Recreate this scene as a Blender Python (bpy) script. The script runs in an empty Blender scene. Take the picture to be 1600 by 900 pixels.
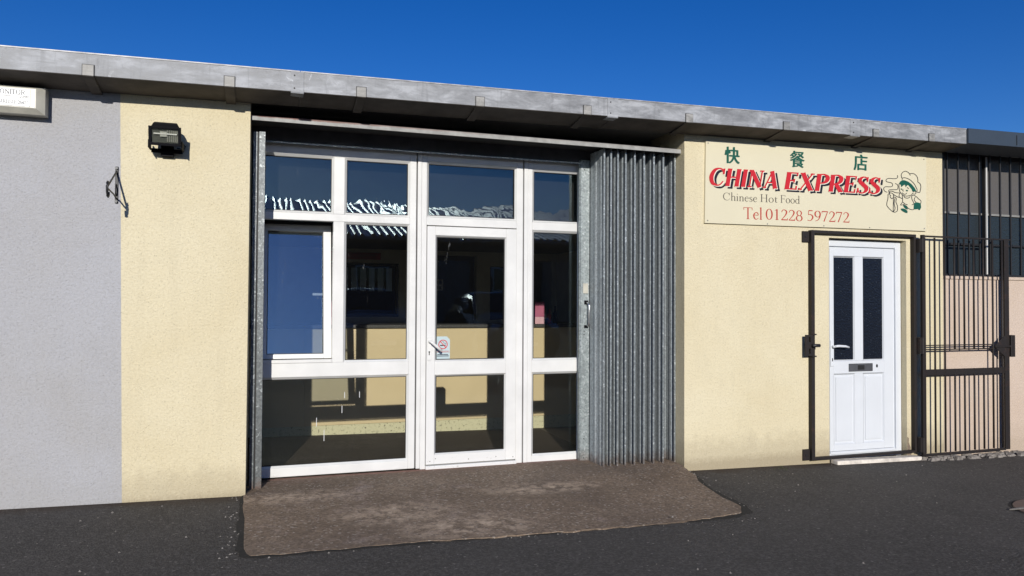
import bpy, bmesh, math, random
from mathutils import Vector, Matrix
random.seed(7)
R = math.radians
scn = bpy.context.scene
col = scn.collection

# ------------------------------------------------------------------ camera
YAW, PITCH, ROLL = R(18.4427), R(1.1927), R(0.3006)
cam_d = bpy.data.cameras.new('camera'); cam = bpy.data.objects.new('camera', cam_d); col.objects.link(cam)
cam_d.sensor_width = 36; cam_d.lens = 36 * 1155 / 1600; cam_d.clip_end = 3000; cam_d.clip_start = 0.05
fw = Vector((math.sin(YAW)*math.cos(PITCH), math.cos(YAW)*math.cos(PITCH), math.sin(PITCH)))
rt = fw.cross(Vector((0, 0, 1))).normalized(); up = rt.cross(fw)
rt2 = rt*math.cos(ROLL)+up*math.sin(ROLL); up2 = -rt*math.sin(ROLL)+up*math.cos(ROLL)
m = Matrix((rt2, up2, -fw)).transposed().to_4x4(); m.translation = Vector((0, -5.66, 1.5)); cam.matrix_world = m
scn.camera = cam

# ------------------------------------------------------------------ sky, sun, exposure
SUN_TRAVEL = Vector((0.22, 1.0, -0.34)).normalized()
sd = -SUN_TRAVEL
w = bpy.data.worlds.new('World'); scn.world = w; w.use_nodes = True
nt = w.node_tree; nt.nodes.clear()
out = nt.nodes.new('ShaderNodeOutputWorld'); bg = nt.nodes.new('ShaderNodeBackground')
sky = nt.nodes.new('ShaderNodeTexSky'); sky.sky_type = 'NISHITA'; sky.sun_disc = False
sky.sun_elevation = math.asin(sd.z); sky.sun_rotation = math.atan2(sd.x, sd.y)
sky.air_density = 1.0; sky.dust_density = 0.35; sky.ozone_density = 5.0; sky.altitude = 600
hs = nt.nodes.new('ShaderNodeHueSaturation'); hs.inputs['Saturation'].default_value = 1.25; hs.inputs['Hue'].default_value = 0.517; hs.inputs['Value'].default_value = 1.0
nt.links.new(sky.outputs[0], hs.inputs['Color']); nt.links.new(hs.outputs[0], bg.inputs[0])
bg.inputs[1].default_value = 0.096
nt.links.new(bg.outputs[0], out.inputs[0])
sl = bpy.data.lights.new('sun', 'SUN'); sl.energy = 4.45; sl.angle = R(0.5); sl.color = (1.0, 0.955, 0.88)
so = bpy.data.objects.new('sun', sl); col.objects.link(so)
so.rotation_euler = SUN_TRAVEL.to_track_quat('-Z', 'Y').to_euler(); so.location = sd*30
scn.view_settings.view_transform = 'Standard'; scn.view_settings.look = 'None'
scn.view_settings.exposure = 0.0; scn.view_settings.gamma = 1.0
scn.cycles.max_bounces = 8; scn.cycles.transparent_max_bounces = 24; scn.cycles.use_denoising = True

# ------------------------------------------------------------------ material helpers
class NT:
    def __init__(s, name):
        s.m = bpy.data.materials.new(name); s.m.use_nodes = True
        s.t = s.m.node_tree; s.b = s.t.nodes['Principled BSDF']; s.out = s.t.nodes['Material Output']
        s.g = s.n('ShaderNodeNewGeometry')
    def n(s, ty, **k):
        x = s.t.nodes.new(ty)
        for a, v in k.items(): setattr(x, a, v)
        return x
    def l(s, a, b): s.t.links.new(a, b)
    def pos(s, scale=(1, 1, 1)):
        mp = s.n('ShaderNodeMapping'); mp.inputs['Scale'].default_value = scale; s.l(s.g.outputs['Position'], mp.inputs['Vector']); return mp.outputs[0]
    def noise(s, scale, detail=4, rough=.55, vec=None, dist=0):
        x = s.n('ShaderNodeTexNoise'); x.inputs['Scale'].default_value = scale; x.inputs['Detail'].default_value = detail
        x.inputs['Roughness'].default_value = rough; x.inputs['Distortion'].default_value = dist
        s.l(vec or s.pos(), x.inputs['Vector']); return x.outputs['Fac']
    def voro(s, scale, vec=None, feat='F1', out='Distance'):
        x = s.n('ShaderNodeTexVoronoi'); x.feature = feat; x.inputs['Scale'].default_value = scale
        s.l(vec or s.pos(), x.inputs['Vector']); return x.outputs[out]
    def ramp(s, fac, stops):
        x = s.n('ShaderNodeValToRGB'); e = x.color_ramp.elements
        while len(e) < len(stops): e.new(0.5)
        for q, (p, c) in zip(e, stops):
            q.position = p; q.color = (c, c, c, 1) if isinstance(c, (int, float)) else (*c, 1)
        s.l(fac, x.inputs[0]); return x.outputs[0]
    def mix(s, fac, a, b, mode='MIX'):
        x = s.n('ShaderNodeMix'); x.data_type = 'RGBA'; x.blend_type = mode
        for sock, v in ((x.inputs[0], fac), (x.inputs[6], a), (x.inputs[7], b)):
            if isinstance(v, (int, float)): sock.default_value = v
            elif isinstance(v, tuple): sock.default_value = (*v, 1)
            else: s.l(v, sock)
        return x.outputs[2]
    def math(s, op, a, b=0.0, clamp=False):
        x = s.n('ShaderNodeMath'); x.operation = op; x.use_clamp = clamp
        for sock, v in ((x.inputs[0], a), (x.inputs[1], b)):
            if isinstance(v, (int, float)): sock.default_value = v
            else: s.l(v, sock)
        return x.outputs[0]
    def z(s):
        x = s.n('ShaderNodeSeparateXYZ'); s.l(s.g.outputs['Position'], x.inputs[0]); return x.outputs
    def bump(s, h, strength, dist, normal=None):
        x = s.n('ShaderNodeBump'); x.inputs['Strength'].default_value = strength; x.inputs['Distance'].default_value = dist
        s.l(h, x.inputs['Height'])
        if normal: s.l(normal, x.inputs['Normal'])
        return x.outputs[0]
    def fin(s, color=None, rough=.6, metal=0, normal=None, spec=None):
        if color is not None:
            if isinstance(color, tuple): s.b.inputs['Base Color'].default_value = (*color, 1)
            else: s.l(color, s.b.inputs['Base Color'])
        if isinstance(rough, (int, float)): s.b.inputs['Roughness'].default_value = rough
        else: s.l(rough, s.b.inputs['Roughness'])
        s.b.inputs['Metallic'].default_value = metal
        if spec is not None: s.b.inputs['Specular IOR Level'].default_value = spec
        if normal: s.l(normal, s.b.inputs['Normal'])
        return s.m

def plain(name, c, rough=.5, metal=0, var=.12, scale=9, bump=0.0, bscale=60):
    t = NT(name); f = t.noise(scale, 5)
    c2 = tuple(x*(1-var) for x in c); c1 = tuple(min(1, x*(1+var)) for x in c)
    cc = t.ramp(f, [(.3, c2), (.7, c1)])
    n = t.bump(t.noise(bscale, 3), .5, bump) if bump else None
    return t.fin(cc, rough, metal, n)

def stucco(name, c, dirt=(.25, .2, .13), amt=1.0):
    t = NT(name)
    lum = t.noise(62, 4, .65, dist=.3); fine = t.noise(150, 3, .7)
    sel = t.n('ShaderNodeSeparateColor'); t.l(t.voro(60, out='Color'), sel.inputs[0])
    pits = t.math('MULTIPLY', t.ramp(t.voro(60), [(.14, 1), (.30, 0)]), t.ramp(sel.outputs[0], [(.45, 0), (.6, 1)]))
    big = t.noise(.9, 6, .62, dist=.4)
    col_ = t.ramp(big, [(.3, tuple(x*k for x, k in zip(c, (.95, .92, .86)))), (.68, tuple(min(1, x*1.05) for x in c))])
    col_ = t.mix(t.ramp(t.noise(4, 7, .75), [(.48, 0), (.85, .25)]), col_, tuple(x*.75 for x in c))
    col_ = t.mix(t.ramp(lum, [(.32, .26), (.55, 0)]), col_, tuple(x*k for x, k in zip(c, (.62, .58, .5))))
    col_ = t.mix(t.ramp(fine, [(.35, .16), (.5, 0)]), col_, tuple(x*.6 for x in c))
    col_ = t.mix(t.math('MULTIPLY', pits, .30), col_, tuple(x*.42 for x in c))
    z = t.z()
    hgt = t.math('SUBTRACT', z[2], t.math('MULTIPLY', t.noise(9, 7, .75), .42))
    low = t.ramp(hgt, [(-.0, 1), (.16, 0)])
    col_ = t.mix(t.math('MULTIPLY', low, .32*amt), col_, dirt)
    low2 = t.ramp(t.math('SUBTRACT', z[2], t.math('MULTIPLY', t.noise(30, 4, .7), .12)), [(.04, 1), (.11, 0)])
    col_ = t.mix(t.math('MULTIPLY', low2, .5*amt), col_, dirt)
    st = t.noise(1, 4, .6, vec=t.pos((9, 1, .8)))
    stm = t.math('MULTIPLY', t.ramp(st, [(.52, 0), (.75, .13)]), t.ramp(z[2], [(.0, .35), (1, 1)]))
    col_ = t.mix(t.math('MULTIPLY', stm, amt), col_, tuple(x*.62 for x in c))
    h = t.math('SUBTRACT', t.math('ADD', lum, t.math('MULTIPLY', fine, .35)), t.math('MULTIPLY', pits, .10))
    return t.fin(col_, .92, 0, t.bump(h, .8, .0085), .2)

M = {}
M['cream'] = stucco('cream_render', (.655, .59, .42))
M['greywall'] = stucco('lilac_grey_render', (.40, .405, .43), (.3, .29, .27), .6)
M['pink'] = stucco('pink_render', (.56, .46, .385), (.3, .25, .18), .45)

def asphalt():
    t = NT('asphalt')
    agg = t.voro(82, out='Color'); sep = t.n('ShaderNodeSeparateColor'); t.l(agg, sep.inputs[0])
    base = t.ramp(t.noise(1.1, 5, .6), [(.3, (.054, .050, .046)), (.7, (.076, .070, .064))])
    c = t.mix(t.ramp(sep.outputs[0], [(.3, 0), (1, .62)]), base, (.135, .127, .118))
    c = t.mix(t.ramp(sep.outputs[1], [(.988, 0), (.995, .6)]), c, (.26, .24, .22))
    c = t.mix(t.ramp(t.noise(220, 2), [(.55, 0), (.75, .6)]), c, (.02, .02, .02))
    z = t.z()
    near = t.math('SUBTRACT', t.math('ADD', z[1], .42), t.math('MULTIPLY', t.noise(5, 6, .75), .45))
    c = t.mix(t.ramp(near, [(.0, 0), (.2, .8)]), c, (.055, .038, .026))
    h = t.math('ADD', t.math('MULTIPLY', t.noise(170, 3, .7), 1), t.math('MULTIPLY', t.voro(80), .8))
    return t.fin(c, .9, 0, t.bump(h, .9, .008), .25)
M['asphalt'] = asphalt()

def apron():
    t = NT('brown_concrete')
    big = t.noise(1.6, 6, .65, dist=.6)
    c = t.ramp(big, [(.3, (.20, .145, .100)), (.5, (.26, .192, .135)), (.75, (.33, .25, .18))])
    pale = t.ramp(t.noise(2.3, 7, .75, vec=t.pos((1, .9, 1)), dist=.2), [(.56, 0), (.70, .5)])
    c = t.mix(pale, c, (.52, .42, .37))
    agg = t.n('ShaderNodeSeparateColor'); t.l(t.voro(70, out='Color'), agg.inputs[0])
    c = t.mix(t.ramp(agg.outputs[0], [(.2, 0), (1, .62)]), c, (.07, .055, .045))
    c = t.mix(t.ramp(agg.outputs[1], [(.93, 0), (.97, .8)]), c, (.42, .36, .30))
    z_ = t.z(); nearsill = t.math('ADD', z_[1], t.math('MULTIPLY', t.noise(2.5, 5, .7), .5)); c = t.mix(t.ramp(nearsill, [(.45, 0), (.75, .65)]), c, (.15, .088, .066))
    c = t.mix(t.ramp(t.noise(.7, 5, .6, dist=1), [(.52, 0), (.7, .45)]), c, (.12, .095, .078))
    h = t.math('ADD', t.noise(120, 4, .7), t.math('MULTIPLY', t.noise(9, 5, .6), 1.5))
    zz = t.z()
    def blob(cx, cy, rx, ry):
        a = t.math('DIVIDE', t.math('SUBTRACT', zz[0], cx), rx); b = t.math('DIVIDE', t.math('SUBTRACT', zz[1], cy), ry)
        d = t.math('ADD', t.math('MULTIPLY', a, a), t.math('MULTIPLY', b, b)); return t.math('SUBTRACT', 1.0, d, True)
    bl = t.math('MAXIMUM', t.math('MAXIMUM', blob(1.25, -1.12, .55, .28), blob(.85, -.72, .5, .3)), t.math('MAXIMUM', blob(2.0, -.35, .6, .18), blob(.25, -.15, .5, .2)))
    worn = t.math('MULTIPLY', bl, t.ramp(t.noise(9, 7, .8), [(.44, 0), (.60, 1)]))
    c = t.mix(t.math('MULTIPLY', worn, .95), c, (.60, .47, .35))
    c = t.mix(t.math('MULTIPLY', blob(1.2, -.5, 1.6, .55), t.ramp(t.noise(6, 6, .8), [(.4, 0), (.7, .55)])), c, (.10, .071, .048))
    return t.fin(c, .88, 0, t.bump(h, .9, .007), .3)
M['apron'] = apron()

def metalsheet(name, c, rough=.5, metal=.55, patch=.35, scale=3.0, streak=True):
    t = NT(name)
    f = t.noise(scale, 8, .7, vec=t.pos((.8, 1, 2.6)), dist=.35)
    cc = t.ramp(f, [(.36, tuple(x*(1-patch) for x in c)), (.5, c), (.62, tuple(min(1, x*(1+patch*1.4)) for x in c))])
    if streak:
        s_ = t.noise(1, 5, .7, vec=t.pos((22, 4, 1.5)))
        cc = t.mix(t.ramp(s_, [(.56, 0), (.75, .6)]), cc, tuple(x*.5 for x in c))
        s2 = t.noise(6, 8, .8, dist=1.5)
        cc = t.mix(t.ramp(s2, [(.62, 0), (.67, .7)]), cc, tuple(min(1, x*2.0) for x in c))
        s3 = t.noise(30, 5, .8, vec=t.pos((1, 1, .35)), dist=.6); cc = t.mix(t.ramp(s3, [(.62, 0), (.66, .5)]), cc, tuple(x*.6 for x in c))
    rr = t.ramp(f, [(.3, rough*.85), (.7, min(1, rough*1.25))])
    return t.fin(cc, rr, metal, t.bump(t.noise(5, 4), .35, .01))
M['fascia'] = metalsheet('weathered_aluminium', (.262, .27, .282), .6, .12, .34, 5.0)
M['gutterbase'] = plain('shade_dark_gutter_base', (.075, .066, .058), .85, 0, .4, 6)  # dark tone paints the shade under the gutter and on the bracket straps
M['bracket'] = metalsheet('bracket_steel', (.27, .265, .25), .6, .3, .3, 9)
M['lip'] = plain('painted_edge_highlight', (.36, .36, .36), .5, .1, .35, 12)  # pale colour paints a highlight along the gutter's top edge
M['darkgutter'] = plain('slate_blue_sheet', (.045, .062, .085), .5, .2, .1, 4)

def galv(name, c, k=1.0, metal=.55):
    t = NT(name)
    sp = t.n('ShaderNodeSeparateColor'); t.l(t.voro(75, out='Color'), sp.inputs[0])
    cc = t.ramp(sp.outputs[0], [(0, tuple(x*.72 for x in c)), (1, tuple(x*1.2 for x in c))])
    cc = t.mix(t.ramp(sp.outputs[1], [(.90, 0), (.96, .7*k)]), cc, (.62, .66, .67))
    cc = t.mix(t.ramp(t.noise(2.5, 5, vec=t.pos((3, 3, .6))), [(.45, 0), (.75, .35)]), cc, tuple(x*.55 for x in c))
    z = t.z()
    low = t.ramp(t.math('SUBTRACT', z[2], t.math('MULTIPLY', t.noise(20, 4), .18)), [(0.02, 1), (.12, 0)])
    cc = t.mix(t.math('MULTIPLY', low, .6), cc, (.12, .06, .035))
    return t.fin(cc, .48, metal, t.bump(sp.outputs[2], .15, .001))
M['galv'] = galv('galvanised_steel', (.27, .30, .31))
M['galvpost'] = galv('galvanised_post', (.33, .37, .375), .8)
M['galvweb'] = galv('galvanised_web', (.34, .375, .39), .5, .15)
M['galvdull'] = galv('dull_galvanised', (.13, .142, .147), .5)
M['upvc'] = plain('white_upvc', (.66, .66, .645), .32, 0, .07, 4)
def scuffed():
    t = NT('scuffed_upvc')
    z = t.z()
    low = t.ramp(t.math('SUBTRACT', z[2], .12), [(0, 1), (.12, 0)])
    sp = t.ramp(t.noise(38, 5, .8), [(.60, 0), (.68, 1)])
    c = t.mix(t.math('MULTIPLY', sp, low), (.655, .655, .645), (.36, .33, .29))
    c = t.mix(t.ramp(t.noise(16, 6, .8), [(.66, 0), (.74, .35)]), c, (.5, .47, .42))
    return t.fin(c, .36)
M['upvc_s'] = scuffed()
M['upvc_door'] = plain('white_door_upvc', (.62, .645, .675), .3, 0, .03, 3)
M['gasket'] = plain('black_gasket', (.012, .012, .012), .6)
M['grime'] = plain('grey_joint', (.22, .22, .21), .7)
def rustiron(name, c, rust, lo, hi):
    t = NT(name); f = t.noise(11, 7, .7)
    cc = t.mix(t.ramp(f, [(lo, 0), (hi, 1)]), c, rust)
    return t.fin(cc, .65, .1, t.bump(t.noise(45, 4), .5, .003))
M['iron'] = rustiron('dark_brown_iron', (.013, .0095, .0085), (.045, .020, .013), .55, .78)
def rail_mat():
    t = NT('rusty_galvanised'); z = t.z()
    top = t.ramp(t.math('SUBTRACT', z[2], t.math('MULTIPLY', t.noise(26, 5, .7, vec=t.pos((1, 1, 3))), .030)), [(2.842/4, 0), (2.848/4, 1)])
    zz = t.math('SUBTRACT', z[2], 2.834)
    e = t.math('ADD', t.math('MULTIPLY', zz, 28), t.math('MULTIPLY', t.noise(9, 6, .75), .9))
    rust = t.math('MULTIPLY', t.ramp(e, [(1.12/2, 0), (1.32/2, 1)]), t.ramp(z[0], [(.0, 1), (.6, .25)]))
    e2 = t.ramp(t.math('MULTIPLY', e, .5), [(.55, 0), (.68, 1)])
    side = t.ramp(t.math('MULTIPLY', t.math('ADD', z[0], .2), .5), [(.05, 1), (1.0, .12)])
    c = t.mix(t.ramp(t.noise(14, 5), [(.35, 0), (.7, 1)]), (.24, .24, .235), (.36, .36, .35))
    c = t.mix(t.math('MULTIPLY', e2, side), c, (.16, .05, .03))
    return t.fin(c, .65, .15)
M['rustgalv'] = rail_mat()
M['blackiron'] = plain('black_painted_iron', (.018, .018, .020), .5, .1)
M['plastic'] = plain('black_plastic', (.003, .003, .005), .6)
M['rustsill'] = rustiron('rust_stained_strip', (.15, .07, .05), (.24, .13, .10), .4, .7)
M['stepwhite'] = plain('dirty_white_paint', (.62, .57, .50), .7, 0, .25, 14)
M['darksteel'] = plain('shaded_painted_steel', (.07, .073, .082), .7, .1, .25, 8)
M['void'] = plain('dark_board', (.03, .028, .028), .9)  # near-black tone for soffit, infill and lintel boards
M['plastic'].node_tree.nodes['Principled BSDF'].inputs['Specular IOR Level'].default_value = .12
M['chrome'] = plain('polished_steel', (.75, .75, .75), .2, .9, .03)
M['signface'] = plain('cream_sign_panel', (.635, .585, .425), .35, 0, .02, 2)
M['ink_green'] = plain('green_print', (.008, .085, .055), .4)
M['ink_red'] = plain('red_print', (.52, .018, .025), .4, 0, .05)
M['ink_darkred'] = plain('dark_red_print', (.42, .045, .03), .4, 0, .05)
M['ink_black'] = plain('black_print', (.012, .012, .018), .4)
M['ink_grey'] = plain('grey_print', (.085, .075, .06), .5)
M['ink_cream'] = plain('pale_print', (.80, .76, .62), .4, 0, .02)
M['white'] = plain('white_acrylic', (.62, .63, .63), .3, 0, .03)
M['offwhite'] = plain('yellowed_plastic', (.47, .455, .39), .4, 0, .15, 9)
M['bluegrey_ink'] = plain('slate_print', (.03, .04, .065), .5)
M['counterface'] = plain('cream_counter_board', (.68, .56, .36), .5, 0, .04, 3)
def kick():
    t = NT('speckled_kickboard')
    c = t.mix(t.ramp(t.noise(34, 6, .8), [(.56, 0), (.62, 1)]), (.64, .62, .44), (.09, .08, .06)); return t.fin(c, .6)
M['kick'] = kick()
M['worktop'] = plain('dark_laminate', (.06, .06, .062), .4, 0, .5, 90)
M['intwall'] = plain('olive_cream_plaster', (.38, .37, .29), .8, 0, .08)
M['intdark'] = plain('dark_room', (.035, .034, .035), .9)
M['bulk'] = plain('black_sun_block', (.008, .008, .009), .9)
M['intfloor'] = plain('brown_vinyl_floor', (.085, .068, .055), .6, 0, .35, 5)
M['pinkpaper'] = plain('pink_paper', (.45, .12, .22), .6)
M['palepink'] = plain('pale_pink_paper', (.7, .42, .50), .6)
M['brick'] = plain('dark_red_brick', (.13, .07, .05), .85, 0, .3, 20)
M['sheet'] = plain('pale_fibre_cement_roof', (.42, .42, .40), .8, 0, .15, 4)
M['door_blue'] = plain('blue_grey_door_paint', (.10, .13, .17), .5)
M['carpaint'] = plain('dark_blue_car_paint', (.03, .055, .10), .13, .5, .03)
M['carpaint2'] = plain('graphite_car_paint', (.02, .022, .026), .10, .5, .03)
M['carglass'] = plain('dark_car_glass', (.01, .012, .014), .04)
M['tyre'] = plain('tyre_rubber', (.015, .015, .015), .9)
M['lamp'] = plain('clear_headlamp', (.75, .77, .8), .08, .6)
M['stone'] = plain('pale_grit', (.20, .185, .165), .9, 0, .35, 30)
M['rubble'] = plain('broken_concrete', (.20, .18, .16), .95, 0, .4, 25, .01)
M['leaf'] = plain('weed_leaf', (.06, .10, .03), .6, 0, .3)
M['manhole'] = rustiron('rusty_cast_iron', (.12, .085, .07), (.17, .105, .08), .4, .7)

def glass(name, f0=.05, tint=(.92, .92, .89), warp=.0010, wscale=2.2, dirt=0.0, seed=0.0):
    t = NT(name); t.t.nodes.remove(t.b)
    lw = t.n('ShaderNodeLayerWeight'); lw.inputs[0].default_value = .5
    p5 = t.math('POWER', lw.outputs['Facing'], 5.0)
    fac = t.math('ADD', t.math('MULTIPLY', p5, 1-f0), f0)
    mp = t.n('ShaderNodeMapping'); mp.inputs['Location'].default_value = (seed, seed, seed); t.l(t.g.outputs['Position'], mp.inputs['Vector'])
    b = t.bump(t.noise(wscale, 2, .4, vec=mp.outputs[0], dist=.4), 1.0, warp)
    gl = t.n('ShaderNodeBsdfGlossy'); gl.inputs['Roughness'].default_value = 0.0; gl.inputs['Color'].default_value = (.74, .93, 1, 1); t.l(b, gl.inputs['Normal'])
    tr = t.n('ShaderNodeBsdfTransparent'); tr.inputs[0].default_value = (*tint, 1)
    mx = t.n('ShaderNodeMixShader'); t.l(fac, mx.inputs[0]); t.l(tr.outputs[0], mx.inputs[1]); t.l(gl.outputs[0], mx.inputs[2])
    res = mx.outputs[0]
    if dirt:
        df = t.n('ShaderNodeBsdfDiffuse'); df.inputs[0].default_value = (.75, .78, .8, 1)
        sm = t.ramp(t.noise(1, 6, .75, vec=t.pos((16, 16, 3.5)), dist=1.0), [(.66, 0), (.74, .55*dirt)])
        haze_ = t.math('MULTIPLY', t.noise(1.2, 3), .012*dirt)
        m2 = t.n('ShaderNodeMixShader'); t.l(t.math('ADD', sm, haze_), m2.inputs[0]); t.l(res, m2.inputs[1]); t.l(df.outputs[0], m2.inputs[2]); res = m2.outputs[0]
    t.l(res, t.out.inputs[0]); return t.m
M['glass'] = glass('window_glass', .045, dirt=.25)
M['glass_up'] = glass('upper_window_glass', .07, warp=.0013, wscale=3.6, seed=3.3)
M['glass_up2'] = glass('upper_window_glass_wavy', .07, (.8, .82, .82), warp=.0016, wscale=3.2, dirt=.10, seed=8.1)
M['glass_sash'] = glass('sash_glass', .19, (.80, .84, .86), warp=.001, dirt=.8, seed=1.2)
def obscure(name, base, speck):
    t = NT(name)
    c = t.mix(t.ramp(t.noise(75, 3, .7), [(.64, 0), (.70, .8)]), base, speck)
    return t.fin(c, .25, 0, t.bump(t.voro(60), .6, .004))
M['obscured'] = obscure('obscured_door_glass', (.008, .010, .016), (.10, .12, .15))
M['frosted'] = obscure('grimy_wired_glass', (.105, .097, .09), (.15, .14, .13))
M['workglass'] = obscure('dark_workshop_glass', (.022, .030, .036), (.05, .06, .065))

# ------------------------------------------------------------------ object helpers
def tag(o, label=None, cat=None, group=None, kind=None):
    for k, v in (('label', label), ('category', cat), ('group', group), ('kind', kind)):
        if v: o[k] = v
    return o
def empty(name, loc, label=None, cat=None, group=None):
    o = bpy.data.objects.new(name, None); col.objects.link(o); o.location = loc; o.empty_display_size = .1
    return tag(o, label, cat, group)
def wloc(o):
    v = Vector((0, 0, 0))
    while o is not None: v += Vector(o.location); o = o.parent
    return v
def link(name, me, mat, parent=None, bevel=0, smooth=False, label=None, seg=1):
    if parent is not None:
        me.transform(Matrix.Translation(-wloc(parent)))
    o = bpy.data.objects.new(name, me); col.objects.link(o)
    if parent is not None: o.parent = parent
    me.materials.append(M[mat] if isinstance(mat, str) else mat)
    if smooth:
        for p in me.polygons: p.use_smooth = True
    if bevel:
        b = o.modifiers.new('bevel', 'BEVEL'); b.width = bevel; b.segments = seg; b.limit_method = 'ANGLE'
    if label: o['label'] = label
    return o
class MB:
    def __init__(s): s.v = []; s.f = []
    def add(s, v, f):
        k = len(s.v); s.v += [tuple(p) for p in v]; s.f += [tuple(i+k for i in q) for q in f]; return s
    def box(s, x0, x1, y0, y1, z0, z1):
        return s.add([(x0, y0, z0), (x1, y0, z0), (x1, y1, z0), (x0, y1, z0), (x0, y0, z1), (x1, y0, z1), (x1, y1, z1), (x0, y1, z1)],
                     [(0, 3, 2, 1), (4, 5, 6, 7), (0, 1, 5, 4), (1, 2, 6, 5), (2, 3, 7, 6), (3, 0, 4, 7)])
    def prism(s, pts, y0, y1):            # polygon in XZ extruded along Y
        n = len(pts)
        a = sum(pts[i][0]*pts[(i+1) % n][1]-pts[(i+1) % n][0]*pts[i][1] for i in range(n))
        if a < 0: pts = pts[::-1]
        v = [(x, y0, z) for x, z in pts]+[(x, y1, z) for x, z in pts]
        f = [tuple(range(n)), tuple(range(2*n-1, n-1, -1))]+[(i, i+n, (i+1) % n+n, (i+1) % n) for i in range(n)]
        return s.add(v, f)
    def prismx(s, pts, x0, x1, dz=0.0):   # polygon in YZ extruded along X
        n = len(pts)
        v = [(x0, y, z) for y, z in pts]+[(x1, y, z+dz) for y, z in pts]
        f = [tuple(range(n))[::-1], tuple(range(n, 2*n))]+[(i, (i+1) % n, (i+1) % n+n, i+n) for i in range(n)]
        return s.add(v, f)
    def prismz(s, pts, z0, z1):           # polygon in XY extruded along Z
        n = len(pts)
        v = [(x, y, z0) for x, y in pts]+[(x, y, z1) for x, y in pts]
        f = [tuple(range(n))[::-1], tuple(range(n, 2*n))]+[(i, (i+1) % n, (i+1) % n+n, i+n) for i in range(n)]
        return s.add(v, f)
    def tube(s, pts, r, n=8, cap=True):
        pts = [Vector(p) for p in pts]; rings = []
        for i, p in enumerate(pts):
            d = (pts[min(i+1, len(pts)-1)]-pts[max(i-1, 0)]).normalized()
            a = d.cross(Vector((0, 0, 1)) if abs(d.z) < .9 else Vector((1, 0, 0))).normalized(); b = d.cross(a)
            rr = r[i] if isinstance(r, (list, tuple)) else r
            rings.append([p+(a*math.cos(2*math.pi*k/n)+b*math.sin(2*math.pi*k/n))*rr for k in range(n)])
        v = [q for g in rings for q in g]; f = []
        for i in range(len(pts)-1):
            for k in range(n):
                f.append((i*n+k, i*n+(k+1) % n, (i+1)*n+(k+1) % n, (i+1)*n+k))
        if cap: f += [tuple(range(n))[::-1], tuple(range((len(pts)-1)*n, len(pts)*n))]
        return s.add(v, f)
    def mesh(s, name, fix=True):
        me = bpy.data.meshes.new(name); me.from_pydata(s.v, [], s.f)
        if fix:
            bm = bmesh.new(); bm.from_mesh(me); bmesh.ops.recalc_face_normals(bm, faces=bm.faces); bm.to_mesh(me); bm.free()
        me.update(); return me
    def build(s, name, mat, parent=None, bevel=0, smooth=False, label=None, seg=1, fix=True):
        return link(name, s.mesh(name, fix), mat, parent, bevel, smooth, label, seg)
def copy_part(src, parent, dx=0, dy=0, dz=0):
    o = src.copy(); col.objects.link(o); o.parent = parent; o.location = src.location+Vector((dx, dy, dz)); return o
def g(X): return .108-.0175*max(-7.0, min(10.0, X))

# ------------------------------------------------------------------ ground
mb = MB(); xs = [-400, -60, -7, -4, -2, 0, 2, 4, 6, 8, 10, 60, 400]; ys = [-400, -60, -15, -14, -8, -5.6, -4, -2, 0, 1, 10, 60, 400]
v = [(x, y, g(x)+min(.75, max(0, (-5.6-y)*.08))) for y in ys for x in xs]; n = len(xs)
f = [(j*n+i, j*n+i+1, (j+1)*n+i+1, (j+1)*n+i) for j in range(len(ys)-1) for i in range(n-1)]
tag(mb.add(v, f).build('ground', 'asphalt', fix=False), kind='structure')

# concrete apron that runs in under the shopfront
Lft = [(.50, -.118), (.2, -.118), (0, -.13), (-.04, -.132), (-.5, -.118), (-.9, -.108), (-1.22, -.10), (-1.31, -.085), (-1.345, -.05)]
def interp(tab, y):
    for (ya, xa), (yb, xb) in zip(tab, tab[1:]):
        if ya >= y >= yb: return xa+(xb-xa)*(ya-y)/(ya-yb)
    return tab[-1][1] if y < tab[-1][0] else tab[0][1]
Rgt = [(.50, 3.472), (.01, 3.472), (-.02, 3.45), (-.15, 3.43), (-.27, 3.41), (-.45, 3.335), (-.68, 3.28), (-.95, 3.255), (-1.14, 3.235), (-1.27, 3.175), (-1.33, 3.12)]
Frt = lambda x: interp2([(-.2, -1.325), (.1, -1.37), (.67, -1.345), (1.44, -1.375), (2.31, -1.385), (2.9, -1.335), (3.2, -1.285)], x)
def interp2(tab, q):
    for (a, b), (c, d) in zip(tab, tab[1:]):
        if a <= q <= c: return b+(d-b)*(q-a)/(c-a)
    return tab[-1][1] if q > tab[-1][0] else tab[0][1]
ysl = [.5, .4, .2, .01, -.02, -.1, -.2, -.3, -.45, -.6, -.75, -.9, -1.05, -1.14, -1.22, -1.29, -1.33]
NX = 60; v = []; f = []
rj = random.Random(3)
for j, y in enumerate(ysl):
    xa, xb = interp(Lft, y), interp(Rgt, y)
    if y < 0: xa += rj.uniform(-.006, .006); xb += rj.uniform(-.012, .012)
    for i in range(NX+1):
        t_ = i/NX; x = xa+(xb-xa)*t_
        yy = y
        if y < -1.2:
            edge = Frt(x)+.006*math.sin(x*9)+rj.uniform(-.010, .010)
            yy = y+(edge+1.33)*((-1.2-y)/.13)
        s_ = max(0, min(1, (y+1.2)/1.65)); s_ = s_*s_*(3-2*s_)
        z = g(x)+.0075+max(0, .104-g(x))*s_*(.85)
        if y > 0: z = z+( .106-z)*min(1, y/.45)
        z += .0012*math.sin(x*3.1+y*2.2)*min(1, 6*t_, 6*(1-t_))
        v.append((x, yy, z))
W1 = NX+1
for j in range(len(ysl)-1):
    for i in range(NX): f.append((j*W1+i, (j+1)*W1+i, (j+1)*W1+i+1, j*W1+i+1))
per = [(len(ysl)-1)*W1+i for i in range(W1)]
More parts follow.
